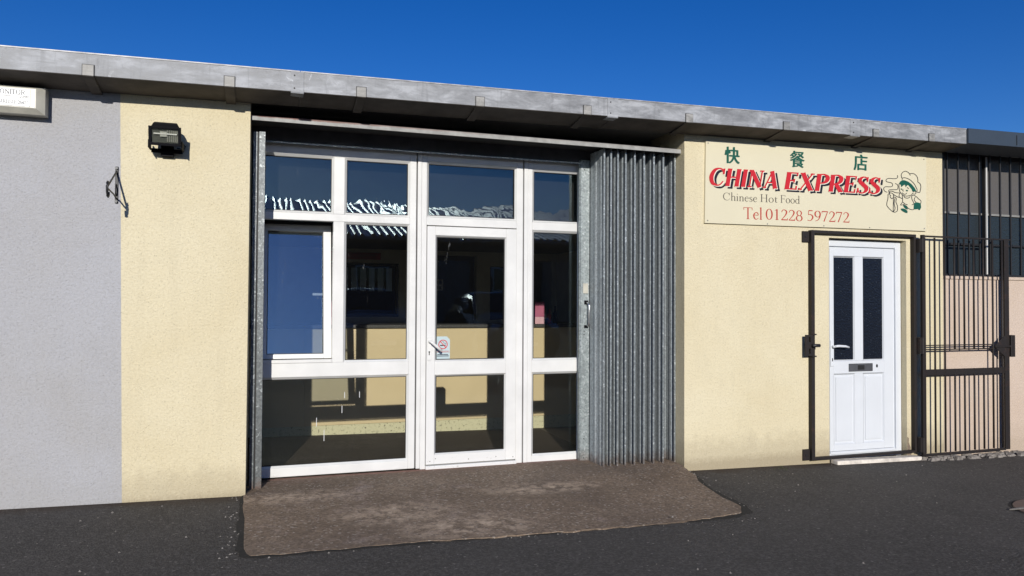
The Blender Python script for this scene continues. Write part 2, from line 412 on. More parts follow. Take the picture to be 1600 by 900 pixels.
lft_ = [j*W1 for j in range(len(ysl))]; rgt_ = [j*W1+NX for j in range(len(ysl))]
for chain in (lft_, per, rgt_[::-1]):
    k0 = len(v)
    for idx in chain: v.append((v[idx][0], v[idx][1], -.15))
    for a in range(len(chain)-1): f.append((chain[a], chain[a+1], k0+a+1, k0+a))
ap = MB().add(v, f).build('concrete_apron', 'apron'); tag(ap, kind='structure')
# dark tarred joint round the apron
mb = MB(); v = []; f = []
loop = [(-.155, .0), (-.15, -.5), (-.14, -1.25), (-.12, -1.36), (-.02, -1.395), (.6, -1.375), (1.2, -1.385), (1.9, -1.38), (2.6, -1.385), (3.05, -1.36), (3.24, -1.28), (3.30, -1.13), (3.33, -.7), (3.39, -.47), (3.46, -.28), (3.50, -.03)]
dense = []
for (a, b) in zip(loop, loop[1:]):
    for k in range(8): dense.append((a[0]+(b[0]-a[0])*k/8, a[1]+(b[1]-a[1])*k/8))
cx, cy = 1.7, -.4
for (x, y) in dense:
    d = Vector((cx-x, cy-y, 0)).normalized(); w_ = .075+rj.uniform(-.012, .01); o_ = rj.uniform(-.012, .012)
    v += [(x-d.x*o_, y-d.y*o_, g(x)+.004), (x+d.x*w_, y+d.y*w_, g(x)+.004)]
f = [(2*i, 2*i+2, 2*i+3, 2*i+1) for i in range(len(dense)-1)]
M['tar'] = plain('black_tar_joint', (.012, .011, .010), .9, 0, .5, 40, .004)
tag(mb.add(v, f).build('joint_strip', 'tar'), kind='structure')

# ------------------------------------------------------------------ buildings
shop = empty('shop_building', (1.7, 0, .08), 'cream rendered takeaway unit with white glazed shopfront under a grey metal gutter', 'building')
left = empty('grey_unit', (-3, 0, .14), 'lilac grey rendered unit adjoining the cream takeaway on its left', 'building')
right = empty('pink_unit', (9, 0, -.02), 'pale pink rendered unit with barred window beyond the iron gate', 'building')
ZT = 3.02
MB().prism([(-.903, -.5), (-.966, ZT), (-.117, ZT), (-.121, -.5)], 0, .6).build('wall', 'cream', shop)
MB().prism([(-9, -.5), (-9, ZT), (-.966, ZT), (-.903, -.5)], .001, .6).build('wall', 'greywall', left)
# right cream wall with the door opening
DX0, DX1, DZ0, DZ1 = 5.036, 5.968, -.02, 2.136
MB().add([(x, y, z) for y in (0, .6) for (x, z) in [(3.478, -.5), (DX0, -.5), (DX1, -.5), (6.441, -.5), (6.441, 3.15), (3.478, 3.15), (DX0, DZ0), (DX1, DZ0), (DX1, DZ1), (DX0, DZ1), (3.478, DZ0), (6.441, DZ0), (3.478, DZ1), (6.441, DZ1), (DX0, 3.15), (DX1, 3.15)]],
         [q for k, s_ in ((0, 1), (16, -1)) for q in [tuple(i+k for i in (qq if s_ == 1 else qq[::-1])) for qq in
          [(0, 1, 6, 10), (1, 2, 7, 6), (2, 3, 11, 7), (10, 6, 9, 12), (7, 11, 13, 8), (12, 9, 14, 5), (9, 8, 15, 14), (8, 13, 4, 15)]]] +
         [(6, 22, 23, 7), (7, 23, 24, 8), (8, 24, 25, 9), (9, 25, 22, 6), (0, 10, 26, 16), (10, 12, 28, 26), (12, 5, 21, 28), (3, 19, 27, 11), (11, 27, 29, 13), (13, 29, 20, 4)]).build('wall', 'cream', shop)
MB().box(6.443, 14, .0, .6, -.5, 1.765).build('wall', 'pink', right)
MB().box(6.443, 7.62, -.012, .13, 1.768, 1.80).build('window_sill', 'pink', right, .004)
MB().box(7.62, 14, -.010, .13, 1.768, 1.80).build('window_sill', 'pink', right, .004)
MB().box(11, 14, .0, .6, 1.80, 3.15).build('wall', 'pink', right)
MB().box(6.443, 11, .14, .6, 3.06, 3.3).build('lintel', 'void', right)
# bodies and roofs behind (so that the rooms are dark)
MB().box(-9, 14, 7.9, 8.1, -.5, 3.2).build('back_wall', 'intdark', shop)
MB().box(-9.1, -9.002, 0, 8, -.5, 3.2).build('side_wall', 'greywall', left)
MB().box(14.002, 14.1, 0, 8, -.5, 3.2).build('side_wall', 'pink', right)
MB().box(-.62, -.42, .602, 7.9, -.3, 3.0).build('partition', 'intwall', shop)
MB().box(3.62, 3.8, .602, 7.9, -.3, 3.0).build('partition', 'intwall', shop)
MB().prismx([(-.02, 2.97), (8.1, 2.97), (8.1, 3.25), (-.02, 3.03)], -9.1, 14.1, .17).build('roof', 'sheet', shop)
# corrugated roof sheet, crests just showing above the gutter
v = []; f = []; n = 0
for i in range(0, 1600):
    pass
mb = MB(); xs = [-9+i*.0365 for i in range(int(23/.0365))]
v = []
for x in xs:
    h = .028*math.cos(2*math.pi*x/.146)
    zt = 3.1185+.0147*x
    lift = .026 if 2.15 < x < 3.75 else -.035
    for (y, dz) in ((-.10, 0), (.0, .002), (8.1, .45)): v.append((x, y, zt+h*.6+dz+lift))
f = [(3*i+k, 3*i+3+k, 3*i+4+k, 3*i+1+k) for i in range(len(xs)-1) for k in (0, 1)]
mb.add(v, f).build('corrugated_roof_sheet', 'sheet', shop)

# gutter (box gutter with a sloping eaves line)
GZ = lambda x: .0147*x
def gutter_piece(x0, x1, name, mat, parent, y=-.275, top=3.120, bot=2.979):
    a0, a1 = GZ(x0), GZ(x1)
    if mat == 'fascia':
        v = [(x0, y+.004, bot-.0005+a0), (x0, -.002, bot-.034+a0), (x1, -.002, bot-.034+a1), (x1, y+.004, bot-.0005+a1)]
        v += [(a, b, c-.003) for a, b, c in v]
        MB().add(v, [(0, 1, 2, 3), (4, 5, 6, 7), (0, 1, 5, 4), (1, 2, 6, 5), (2, 3, 7, 6), (3, 0, 4, 7)]).build('gutter_base', 'gutterbase', parent)
    a0, a1 = GZ(x0), GZ(x1)
    P = lambda a: [(y, bot+a), (y, top+a), (y+.012, top+.004+a), (y+.03, top+a-.012), (y+.03, bot+.02+a), (-.03, bot-.01+a), (-.001, top-.03+a), (-.001, bot-.033+a)]
    v = [(x0, *p) for p in P(a0)]+[(x1, *p) for p in P(a1)]; n = 8
    f = [tuple(range(n)), tuple(range(2*n-1, n-1, -1))]+[(i, i+n, (i+1) % n+n, (i+1) % n) for i in range(n)]
    if mat == 'fascia':
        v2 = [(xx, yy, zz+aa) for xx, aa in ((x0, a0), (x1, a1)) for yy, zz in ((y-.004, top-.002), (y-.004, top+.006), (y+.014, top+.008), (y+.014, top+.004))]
        MB().add(v2, [(0, 1, 2, 3), (7, 6, 5, 4), (0, 4, 5, 1), (1, 5, 6, 2), (2, 6, 7, 3), (3, 7, 4, 0)]).build('gutter_edge_highlight', 'lip', parent)
    return MB().add(v, f).build(name, mat, parent)
gp = None
cuts = [-9, -4.1, .215, 2.655, 5.1, 6.44]
gut = empty('gutter', (0, 0, 0)); gut.parent = shop; gut.location = -Vector(shop.location)
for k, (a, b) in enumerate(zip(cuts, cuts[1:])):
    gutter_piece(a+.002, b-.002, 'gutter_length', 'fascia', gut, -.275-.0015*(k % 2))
for xc, w_ in ((-4.1, .09), (.196, .088), (2.645, .095), (5.087, .11)):
    z0 = GZ(xc)
    MB().box(xc-w_/2, xc+w_/2, -.281, -.2775, 2.971+z0, 3.119+z0).box(xc-w_/2, xc+w_/2, -.281, -.03, 2.965+z0, 2.970+z0).build('joint_strip', 'fascia', gut, .001)
    for zr in (3.09, 3.0): MB().prism([(xc-.02+.006*math.cos(i), zr+z0+.006*math.sin(i)) for i in range(6)], -.284, -.2805).build('rivet', 'gasket', gut)
bx = [-6.0, -5.1, -4.3, -2.8, -1.96, -1.105, -.25, .64, 1.53, 2.42, 3.352, 4.332, 5.325, 5.993]
proto = None
for x in bx:
    if proto is None:
        x0 = x; z0 = GZ(x)
        zb = 2.977+z0
        proto = MB().box(x-.033, x+.033, -.288, -.282, zb-.003, zb+.068).build('gutter_bracket', 'bracket', gut, .0015)
        proto2 = MB().add(
            [(x-.033, -.288, zb-.008), (x+.033, -.288, zb-.008), (x+.033, -.004, zb-.052), (x-.033, -.004, zb-.052), (x-.033, -.288, zb-.004), (x+.033, -.288, zb-.004), (x+.033, -.004, zb-.042), (x-.033, -.004, zb-.042)],
            [(0, 3, 2, 1), (4, 5, 6, 7), (0, 1, 5, 4), (1, 2, 6, 5), (2, 3, 7, 6), (3, 0, 4, 7)]).build('bracket_strap', 'gutterbase', gut, .0015)
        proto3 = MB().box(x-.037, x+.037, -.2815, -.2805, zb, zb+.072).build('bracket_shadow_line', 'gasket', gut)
    else:
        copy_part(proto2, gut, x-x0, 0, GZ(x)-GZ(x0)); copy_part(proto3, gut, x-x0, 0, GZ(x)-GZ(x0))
        c_ = copy_part(proto, gut, x-x0, 0, GZ(x)-GZ(x0))
        if x > 5.2 and x < 5.4: c_.scale.z = 1.0
gutter_piece(6.444, 14, 'dark_gutter', 'darkgutter', right, -.295, 3.125, 2.982)
MB().box(7.075, 7.08, -.301, -.2955, 3.10, 3.20).build('gutter_seam', 'gasket', right)

# shutter head, lintel
MB().box(-.116, 3.476, .42, .6, 2.762, 2.97).build('lintel', 'darksteel', shop)
MB().box(-.06, 2.66, .405, .42, 2.752, 2.764).build('lintel_flange', 'galvpost', shop)
MB().box(-.116, 3.476, .16, .405, 2.872, 2.880).build('soffit_board', 'void', shop)
MB().box(2.76, 3.476, .5, .6, .0, 2.762).build('infill_board', 'void', shop)
MB().box(-.10, 2.76, .44, .478, .085, .1075).build('threshold_strip', 'rustsill', shop)

# ------------------------------------------------------------------ glazed shopfront
FY = .48
def member(name, x0, x1, z0, z1, parent, mat='upvc', y0=FY, dep=.07, inner=None):
    """frame bar with a stepped glazing bead"""
    return MB().box(x0, x1, y0, y0+dep, z0, z1).build(name, mat, parent, .004, seg=2)
def pane(x0, x1, z0, z1, parent, mat='glass', y=FY+.03, name='pane'):
    MB().box(x0-.008, x1+.008, y-.004, y+.012, z0-.008, z1+.008)  # (rebate is hidden by the bead)
    e = .007
    MB().box(x0, x1, y-.012, y-.004, z0, z0+e).box(x0, x1, y-.012, y-.004, z1-e, z1).box(x0, x0+e, y-.012, y-.004, z0+e, z1-e).box(x1-e, x1, y-.012, y-.004, z0+e, z1-e).build('gasket', 'gasket', parent)
    return MB().box(x0+.0005, x1-.0005, y, y+.006, z0+.0005, z1-.0005).build(name, mat, parent)
def beads(x0, x1, z0, z1, parent, mat='upvc', y=FY+.012, w=.016):
    """bevelled glazing bead round a pane, mitred"""
    a = [(x0, z0), (x1, z0), (x1, z1), (x0, z1)]; b = [(x0+w, z0+w), (x1-w, z0+w), (x1-w, z1-w), (x0+w, z1-w)]
    v = [(x, FY-.001 if False else y-.0125, z) for x, z in a]+[(x, y+.006, z) for x, z in b]+[(x, y+.02, z) for x, z in b]
    f = []
    for i in range(4):
        j = (i+1) % 4; f += [(i, j, j+4, i+4), (i+4, j+4, j+8, i+8)]
    return MB().add(v, f).build('glazing_bead', mat, parent)

win = empty('shopfront_window', (.57, FY, .12)); win.parent = shop; win.location -= Vector(shop.location)
TR0, TR1, MR0, MR1, TOP, BOT = 2.158, 2.218, .903, 1.014, 2.79, .118
TG = 2.684
# left fixed light
member('left_stile', -.10, -.045, BOT, TOP, win)
member('right_stile', 1.142, 1.196, BOT, TOP, win)
member('head_rail', -.045, 1.142, TG, TOP, win)
member('transom', -.045, 1.142, TR0, TR1, win)
member('middle_rail', -.045, 1.142, MR0, MR1, win)
member('bottom_rail', -.045, 1.142, BOT, .188, win)
member('mullion', .517, .605, TR1, TG, win)
member('mullion', .517, .605, MR1, TR0, win)
for (a, b, c, d, mt) in ((-.045, .517, TR1, TG, 'glass_up2'), (.605, 1.142, TR1, TG, 'glass_up2'), (.605, 1.142, MR1, TR0, 'glass'), (-.045, 1.142, .188, MR0, 'glass')):
    beads(a, b, c, d, win); pane(a+.014, b-.014, c+.014, d-.014, win, mt)
# small drain covers on the bottom rail
for x in (.06, 1.03): MB().box(x, x+.045, FY-.0035, FY-.0005, .128, .136).build('drain_cover', 'upvc', win, .001)
# tilted sash (leans inward at the top)
sash = empty('tilting_sash', (.235, FY, MR1+.03)); sash.parent = win; sash.location -= wloc(win)
tilt = R(-9.0); SR = .055
def sb(name, mb, mat, bev=.003):
    o = mb.build(name, mat, sash, bev, seg=2); return o
# build at sash plane, in metres relative to the sash foot, then tilt the whole sash
S0, S1, SZ0, SZ1 = -.04, .516, 1.046, 2.17
def sbox(a, b, c, d, y0=-.012, y1=.05): return MB().box(a, b, FY+y0, FY+y1, c, d)
parts = [('side_stile', sbox(S0, .012, SZ0, SZ1), 'upvc'), ('side_stile', sbox(.453, S1, SZ0, SZ1), 'upvc'),
         ('sash_rail', sbox(.012, .453, 2.10, SZ1), 'upvc'), ('sash_rail', sbox(.012, .453, SZ0, 1.083), 'upvc')]
MB().box(-.044, .516, FY-.006, FY+.05, MR1+.001, MR1+.028).build('sash_bed', 'upvc', win, .003)
# ------------- the sash is one part of the window: its pieces are joined per material
jm = MB()
for nme, b_, mt in parts: jm.add(b_.v, b_.f)
zz0 = MR1+.03
me = jm.mesh('sash_frame'); me.transform(Matrix.Translation((0, -FY, -zz0))); me.transform(Matrix.Rotation(tilt, 4, 'X')); me.transform(Matrix.Translation((0, FY+SR, zz0)))
bpy.data.objects.remove(sash)
link('tilting_sash', me, 'upvc', win, .003, seg=2)
gm = MB().box(.013, .452, FY+.018, FY+.024, 1.084, 2.099)
me = gm.mesh('sash_pane'); me.transform(Matrix.Translation((0, -FY, -zz0))); me.transform(Matrix.Rotation(tilt, 4, 'X')); me.transform(Matrix.Translation((0, FY+SR, zz0)))
link('sash_pane', me, 'glass_sash', win)
gk = MB()
for q in ((.012, .447, 1.083, 1.090), (.012, .453, 2.093, 2.10), (.012, .019, 1.09, 2.093), (.446, .453, 1.09, 2.093)): gk.box(q[0], q[1], FY+.008, FY+.017, q[2], q[3])
me = gk.mesh('sash_gasket'); me.transform(Matrix.Translation((0, -FY, -zz0))); me.transform(Matrix.Rotation(tilt, 4, 'X')); me.transform(Matrix.Translation((0, FY+SR, zz0)))
link('gasket', me, 'gasket', win)
hm = MB().box(.459, .482, FY+.055, FY+.075, 1.52, 1.66).box(.37, .47, FY+.075, FY+.095, 1.575, 1.597)
me = hm.mesh('sash_handle'); me.transform(Matrix.Translation((0, -FY, -zz0))); me.transform(Matrix.Rotation(tilt, 4, 'X')); me.transform(Matrix.Translation((0, FY+SR, zz0)))
link('sash_handle', me, 'upvc', win, .004)

for k, (x, z, l) in enumerate(((.40, .50, .07), (.62, .72, .05), (.74, .72, .05), (.60, .60, .06), (.46, .38, .09))):
    MB().box(x, x+.0045, FY+.0285, FY+.0295, z, z+l).build('paint_drip', 'white', win)
# coupling strips
MB().box(1.1965, 1.2065, FY+.03, FY+.07, BOT, TOP).build('shadow_gap', 'gasket', shop)
MB().box(1.2065, 1.2405, FY-.004, FY+.07, BOT-.004, TOP-.02).build('coupling_strip', 'upvc', shop, .004, seg=2)
MB().box(2.1475, 2.1575, FY+.03, FY+.07, BOT-.02, TOP).build('shadow_gap', 'gasket', shop)
MB().box(2.1575, 2.1935, FY-.004, FY+.07, BOT-.02, TOP-.02).build('coupling_strip', 'upvc', shop, .004, seg=2)

# glazed entrance door with toplight
dr = empty('glazed_door', (1.69, FY, .1)); dr.parent = shop; dr.location -= Vector(shop.location)
member('frame_stile', 1.242, 1.286, .10, TOP, dr); member('frame_stile', 2.088, 2.147, .10, TOP, dr)
member('head_rail', 1.286, 2.088, 2.698, TOP, dr); member('transom', 1.286, 2.088, 2.158, 2.226, dr)
beads(1.286, 2.088, 2.226, 2.698, dr); pane(1.300, 2.074, 2.240, 2.684, dr, 'glass_up', name='toplight_pane')
LY = FY-.010
def leafm(n_, a, b, c, d, mt='upvc'): MB().box(a, b, LY, LY+.06, c, d).build(n_, mt, dr, .004, seg=2)
leafm('door_stile', 1.290, 1.362, .142, 2.150, 'upvc_s'); leafm('door_stile', 1.992, 2.085, .142, 2.150)
leafm('door_rail', 1.362, 1.992, 2.073, 2.150); leafm('door_rail', 1.362, 1.992, .892, 1.008); leafm('door_rail', 1.362, 1.992, .142, .222, 'upvc_s')
for (c, d) in ((1.008, 2.073), (.222, .892)):
    beads(1.362, 1.992, c, d, dr, y=LY+.012, w=.012); pane(1.373, 1.981, c+.011, d-.011, dr, 'glass', y=LY+.028)
MB().box(1.286, 2.088, FY-.03, FY+.06, .100, .134).build('threshold', 'upvc_s', dr, .006, seg=2)
MB().prism([(1.296+.0, 1.205)]+[(1.311+.017*math.cos(a), 1.205+.012*math.sin(a)) for a in [math.pi*k/6 for k in range(7)]][::-1]+[(1.328, 1.03)]+[(1.311+.017*math.cos(a), 1.028+.012*math.sin(a)) for a in [-math.pi*k/6 for k in range(7)]], LY-.010, LY-.001).build('handle_plate', 'upvc', dr, .002)
MB().tube([(1.311, LY-.008, 1.178), (1.311, LY-.045, 1.178)], .011, 10).tube([(1.309, LY-.045, 1.182), (1.33, LY-.052, 1.165), (1.37, LY-.053, 1.132), (1.408, LY-.050, 1.098)], [.010, .0115, .012, .011], 10).build('handle', 'upvc', dr, smooth=True)
MB().prism([(1.311+.007*math.cos(a), 1.088+.007*math.sin(a)) for a in [2*math.pi*k/10 for k in range(10)]], LY-.0125, LY-.0101).prism([(1.308, 1.085), (1.314, 1.085), (1.315, 1.062), (1.307, 1.062)], LY-.0118, LY-.0101).build('keyhole', 'gasket', dr)
for x, z in ((1.325, .17), (1.372, .19), (1.905, .176), (2.06, .165), (1.66, .17)): MB().prism([(x+.005*math.cos(a), z+.005*math.sin(a)) for a in range(6)], LY-.003, LY-.0008).build('screw', 'grime', dr)

# right side light
sw = empty('side_light', (2.45, FY, .1)); sw.parent = shop; sw.location -= Vector(shop.location)
member('side_stile', 2.195, 2.237, .098, TOP, sw); member('head_rail', 2.237, 2.69, 2.690, TOP, sw)
member('transom', 2.237, 2.69, 2.150, 2.222, sw); member('middle_rail', 2.237, 2.69, .892, .998, sw); member('bottom_rail', 2.237, 2.69, .098, .158, sw)
member('side_stile', 2.69, 2.755, .098, TOP, sw)
for (c, d, mt) in ((2.222, 2.690, 'glass_up'), (.998, 2.150, 'glass'), (.158, .892, 'glass')):
    beads(2.237, 2.69, c, d, sw); pane(2.250, 2.677, c+.014, d-.014, sw, mt)

# ------------------------------------------------------------------ stroke lettering
def serif_glyphs(t, h):
    def ser(x, y, k=.11): return ([(x-k, y+(h/2 if y < .5 else -h/2), h), (x+k, y+(h/2 if y < .5 else -h/2), h)], 0)
    def S(x0, y0, x1, y1, w1, w2=None): return ([(x0, y0, w1), (x1, y1, w2 or w1)], 0)
    def C(*p): return (list(p), 1)
    G = {}
    ring = lambda cx, cy, rx, ry, tt: C(*[(cx+rx*math.cos(a), cy+ry*math.sin(a), h+(tt-h)*abs(math.cos(a))**1.3) for a in [math.pi/2+2*math.pi*k/16 for k in range(17)]])
    G['C'] = ([C((.70, .72, h), (.64, .88, h*1.3), (.46, .975, h), (.22, .86, t*.8), (.11, .5, t), (.22, .14, t*.8), (.46, .02, h*1.2), (.62, .08, h), (.73, .26, h)), S(.705, .66, .70, .98, h*1.3)], .82)
    G['G'] = ([C((.70, .72, h), (.64, .88, h*1.3), (.46, .975, h), (.22, .86, t*.8), (.11, .5, t), (.22, .14, t*.8), (.46, .02, h*1.2), (.66, .08, h)), S(.68, .06, .68, .42, t), ser(.66, .42, .1)], .86)
    G['H'] = ([S(.17, 0, .17, 1, t), S(.64, 0, .64, 1, t), S(.17, .52, .64, .52, h), ser(.17, 0), ser(.17, 1), ser(.64, 0), ser(.64, 1)], .81)
    G['I'] = ([S(.17, 0, .17, 1, t), ser(.17, 0), ser(.17, 1)], .34)
    G['N'] = ([S(.16, 0, .16, .98, h), S(.70, .02, .70, 1, h), S(.15, .97, .70, .03, t), ser(.16, 0), ser(.70, 1), S(.04, 1-h/2, .18, 1-h/2, h)], .84)
    G['A'] = ([S(.40, .98, .11, 0, h), S(.38, 1, .68, 0, t), S(.20, .33, .57, .33, h), ser(.11, 0, .09), ser(.68, 0, .11)], .80)
    G['E'] = ([S(.17, 0, .17, 1, t), S(.06, 1-h/2, .58, 1-h/2, h), S(.06, h/2, .60, h/2, h), S(.17, .52, .46, .52, h), S(.575, .80, .575, 1, h), S(.61, .0, .60, .22, h), S(.46, .42, .46, .62, h)], .68)
    G['F'] = (G['E'][0][:2]+[S(.17, .52, .46, .52, h), S(.575, .80, .575, 1, h), S(.46, .42, .46, .62, h), ser(.17, 0)], .62)
    G['L'] = ([S(.17, 0, .17, 1, t), ser(.17, 1), S(.06, h/2, .56, h/2, h), S(.57, 0, .56, .22, h)], .62)
    G['X'] = ([S(.15, 1, .64, 0, t), S(.62, 1, .12, 0, h), ser(.15, 1), ser(.62, 1, .09), ser(.12, 0, .09), ser(.64, 0)], .78)
    G['K'] = ([S(.17, 0, .17, 1, t), ser(.17, 0), ser(.17, 1), S(.17, .45, .60, 1, h), S(.30, .62, .66, 0, t), ser(.6, 1, .08), ser(.66, 0, .09)], .76)
    pb = C((.17, 1-h/2, h), (.40, .985, h*1.1), (.57, .87, t*.85), (.60, .73, t), (.54, .58, t*.85), (.38, .475, h*1.1), (.17, .47, h))
    G['P'] = ([S(.17, 0, .17, 1, t), ser(.17, 0), S(.06, 1-h/2, .18, 1-h/2, h), pb], .68)
    G['R'] = ([S(.17, 0, .17, 1, t), ser(.17, 0), S(.06, 1-h/2, .18, 1-h/2, h), pb, S(.36, .49, .66, .02, t*.95), S(.64, h/2, .76, h/2, h)], .76)
    G['S'] = ([C((.50, .76, h), (.45, .91, h*1.2), (.30, .98, h), (.14, .88, t*.75), (.13, .70, t*.9), (.30, .53, t), (.48, .36, t), (.50, .18, t*.85), (.38, .04, h*1.3), (.25, .015, h), (.12, .09, h), (.07, .26, h)), S(.51, .70, .50, .99, h), S(.06, .01, .07, .30, h)], .61)
    G['T'] = ([S(.36, 0, .36, 1, t), S(.04, 1-h/2, .68, 1-h/2, h), S(.05, .78, .04, 1, h), S(.67, 1, .68, .78, h), ser(.36, 0)], .72)
    G['O'] = ([ring(.43, .5, .32, .48, t)], .88)
    G['M'] = ([S(.14, 0, .14, 1, h), S(.84, 0, .84, 1, t), S(.14, 1, .48, .02, t), S(.48, .02, .84, 1, h), ser(.14, 0), ser(.84, 0), ser(.12, 1, .08), ser(.88, 1, .08)], 1.0)
    x = .60
    arch = lambda a, b: C((a, .40, h), (a+.07, .52, h*1.3), ((a+b)/2+.04, x, h*1.4), (b-.01, x-.10, t*.9), (b, .38, t), (b, 0, t))
    lser = lambda xx, yy: ([(xx-.09, yy-.03, h*.8), (xx, yy, h*1.2)], 0)
    G['h'] = ([S(.13, 0, .13, 1.06, t), arch(.13, .43), ser(.13, 0, .09), ser(.43, 0, .09), lser(.13, 1.04)], .56)
    G['n'] = ([S(.13, 0, .13, x, t), arch(.13, .43), ser(.13, 0, .09), ser(.43, 0, .09), lser(.13, x)], .56)
    G['m'] = ([S(.13, 0, .13, x, t), arch(.13, .40), arch(.40, .67), ser(.13, 0, .08), ser(.40, 0, .08), ser(.67, 0, .08), lser(.13, x)], .80)
    G['i'] = ([S(.13, 0, .13, x, t), ser(.13, 0, .09), lser(.13, x), S(.10, .86, .16, .86, t*1.2)], .28)
    G['l'] = ([S(.13, 0, .13, 1.06, t), ser(.13, 0, .09), lser(.13, 1.04)], .28)
    G['e'] = ([S(.08, .37, .43, .37, h), C((.43, .37, h), (.38, .54, h*1.5), (.26, .61, h*1.2), (.12, .48, t*.9), (.08, .30, t), (.14, .10, t*.9), (.27, .01, h*1.3), (.43, .13, h))], .49)
    G['s'] = ([C((.31, .47, h), (.27, .58, h), (.18, .60, h), (.08, .50, t*.9), (.12, .38, t), (.28, .25, t), (.32, .13, t*.9), (.22, .01, h*1.2), (.10, .03, h), (.06, .14, h))], .38)
    G['o'] = ([ring(.27, .30, .20, .30, t)], .54)
    G['t'] = ([C((.17, .76, h), (.17, .5, t), (.17, .14, t), (.22, .03, h*1.6), (.33, .07, h)), S(.05, .59, .32, .59, h*1.2)], .34)
    G['d'] = ([S(.44, 0, .44, 1.06, t), ring(.26, .30, .19, .29, t), lser(.44, 1.04), S(.44, h/2, .54, h/2, h)], .57)
    G['y'] = ([S(.06, x, .27, 0, t), C((.44, x, h), (.27, .0, h), (.18, -.22, h), (.06, -.24, h*1.4)), ser(.07, x, .07), ser(.44, x, .06)], .48)
    k = .95
    G['0'] = ([ring(.27, .475, .20, .47, t)], .54)
    G['1'] = ([S(.28, 0, .28, .95, t), S(.14, .84, .28, .95, h), ser(.28, 0, .11)], .54)
    G['2'] = ([C((.08, .72, h), (.13, .88, h*1.4), (.26, .945, h*1.3), (.41, .84, t*.9), (.42, .66, t), (.32, .42, t*.7), (.08, .06, h)), S(.05, t*.42, .48, t*.42, t*.85), S(.48, .0, .50, .2, h)], .54)
    G['4'] = ([S(.34, 0, .34, .95, t), S(.34, .93, .04, .30, h), S(.03, .28, .50, .28, h*1.3)], .54)
    G['5'] = ([S(.15, .93, .44, .93, t*.8), S(.15, .93, .12, .54, h), C((.12, .54, h), (.26, .58, h*1.6), (.42, .46, t*.9), (.44, .28, t), (.34, .08, t*.7), (.2, .0, h), (.06, .06, h*1.5))], .54)
    G['6'] = ([ring(.27, .29, .19, .28, t), C((.08, .30, t), (.12, .60, t*.8), (.24, .83, h*1.4), (.44, .95, h))], .54)
    G['7'] = ([S(.06, .91, .48, .91, t*.8), S(.48, .93, .20, 0, h*1.2, t*.8), S(.06, .92, .05, .74, h)], .54)
    G['8'] = ([ring(.27, .71, .16, .225, t*.8), ring(.27, .25, .20, .25, t*.9)], .54)
    G['9'] = ([ring(.27, .65, .19, .28, t), C((.46, .66, t), (.42, .36, t*.8), (.30, .12, h*1.4), (.10, .0, h))], .54)
    G[' '] = ([], .30)
    return G
def catmull(p, n=6):
    o = []
    for i in range(len(p)-1):
        a = p[max(i-1, 0)]; b = p[i]; c = p[i+1]; d = p[min(i+2, len(p)-1)]
        for k in range(n):
            t = k/n
            o.append(tuple(.5*((2*b[q])+(-a[q]+c[q])*t+(2*a[q]-5*b[q]+4*c[q]-d[q])*t*t+(-a[q]+3*b[q]-3*c[q]+d[q])*t**3) for q in range(3)))
    o.append(p[-1]); return o
LAYER = [0]
def ribbon(mb, pts, P, y, grow=0.0):
    """pts (u, v, w) -> flat ribbon; P maps (u, v) to (X, Z); y is the facing plane"""
    v = []; n = len(pts)
    for i, (a, b, w_) in enumerate(pts):
        p0 = pts[max(i-1, 0)]; p1 = pts[min(i+1, n-1)]
        dx, dy = p1[0]-p0[0], p1[1]-p0[1]; L = math.hypot(dx, dy) or 1
        e = 0
        nx, ny = -dy/L, dx/L; hw = w_/2+grow
        ex, ey = (0, 0)
        if grow and i == 0: ex, ey = -dx/L*grow, -dy/L*grow
        if grow and i == n-1: ex, ey = dx/L*grow, dy/L*grow
        for sgn in (1, -1):
            X, Z = P(a+ex+nx*hw*sgn, b+ey+ny*hw*sgn); v.append((X, y, Z))
    f = [(2*i, 2*i+1, 2*i+3, 2*i+2) for i in range(n-1)]
    mb.add(v, f)
def text(s, x0, x1, z0, size, y, mat, parent, name, t=.13, h=.05, slant=0.0, grow=0.0, dx=0, dz=0, rise=0.0):
    G = serif_glyphs(t, h); adv = sum(G[c][1] for c in s); k = (x1-x0)/(adv)
    mb = MB(); pen = 0; lay = 0
    for c in s:
        st, a = G[c]
        for pts, sm in st:
            q = catmull(pts) if sm else pts
            P = lambda u, v_: (x0+(pen+u)*k+slant*v_*size+dx, z0+v_*size+dz+rise*(x0+(pen+u)*k-x0))
            ribbon(mb, q, P, y-.00012*(lay % 7), grow); lay += 1
        pen += a
    me = mb.mesh(name, False)
    bm = bmesh.new(); bm.from_mesh(me)
    for fc in bm.faces:
        fc.normal_update()
        if fc.normal.y > 0: fc.normal_flip()
    bm.to_mesh(me); bm.free()
    return link(name, me, mat, parent)
def strokes(lst, P, y, mat, parent, name, w):
    mb = MB(); 
    for i, pts in enumerate(lst):
        q = catmull([(a, b, w) for a, b in pts], 5); ribbon(mb, q, P, y-.0001*(i % 6))
    return mb.build(name, mat, parent, fix=False)
def fills(lst, P, y, mat, parent, name):
    for i, pts in enumerate(lst):
        mb = MB(); v = []
        for a, b in pts:
            X, Z = P(a, b); v.append((X, y-.0001*i, Z))
        mb.add(v, [tuple(range(len(v)))])
        me = mb.mesh(name, False); bm = bmesh.new(); bm.from_mesh(me); bmesh.ops.triangulate(bm, faces=bm.faces, ngon_method='EAR_CLIP'); bm.to_mesh(me); bm.free()
        link(name, me, mat, parent)

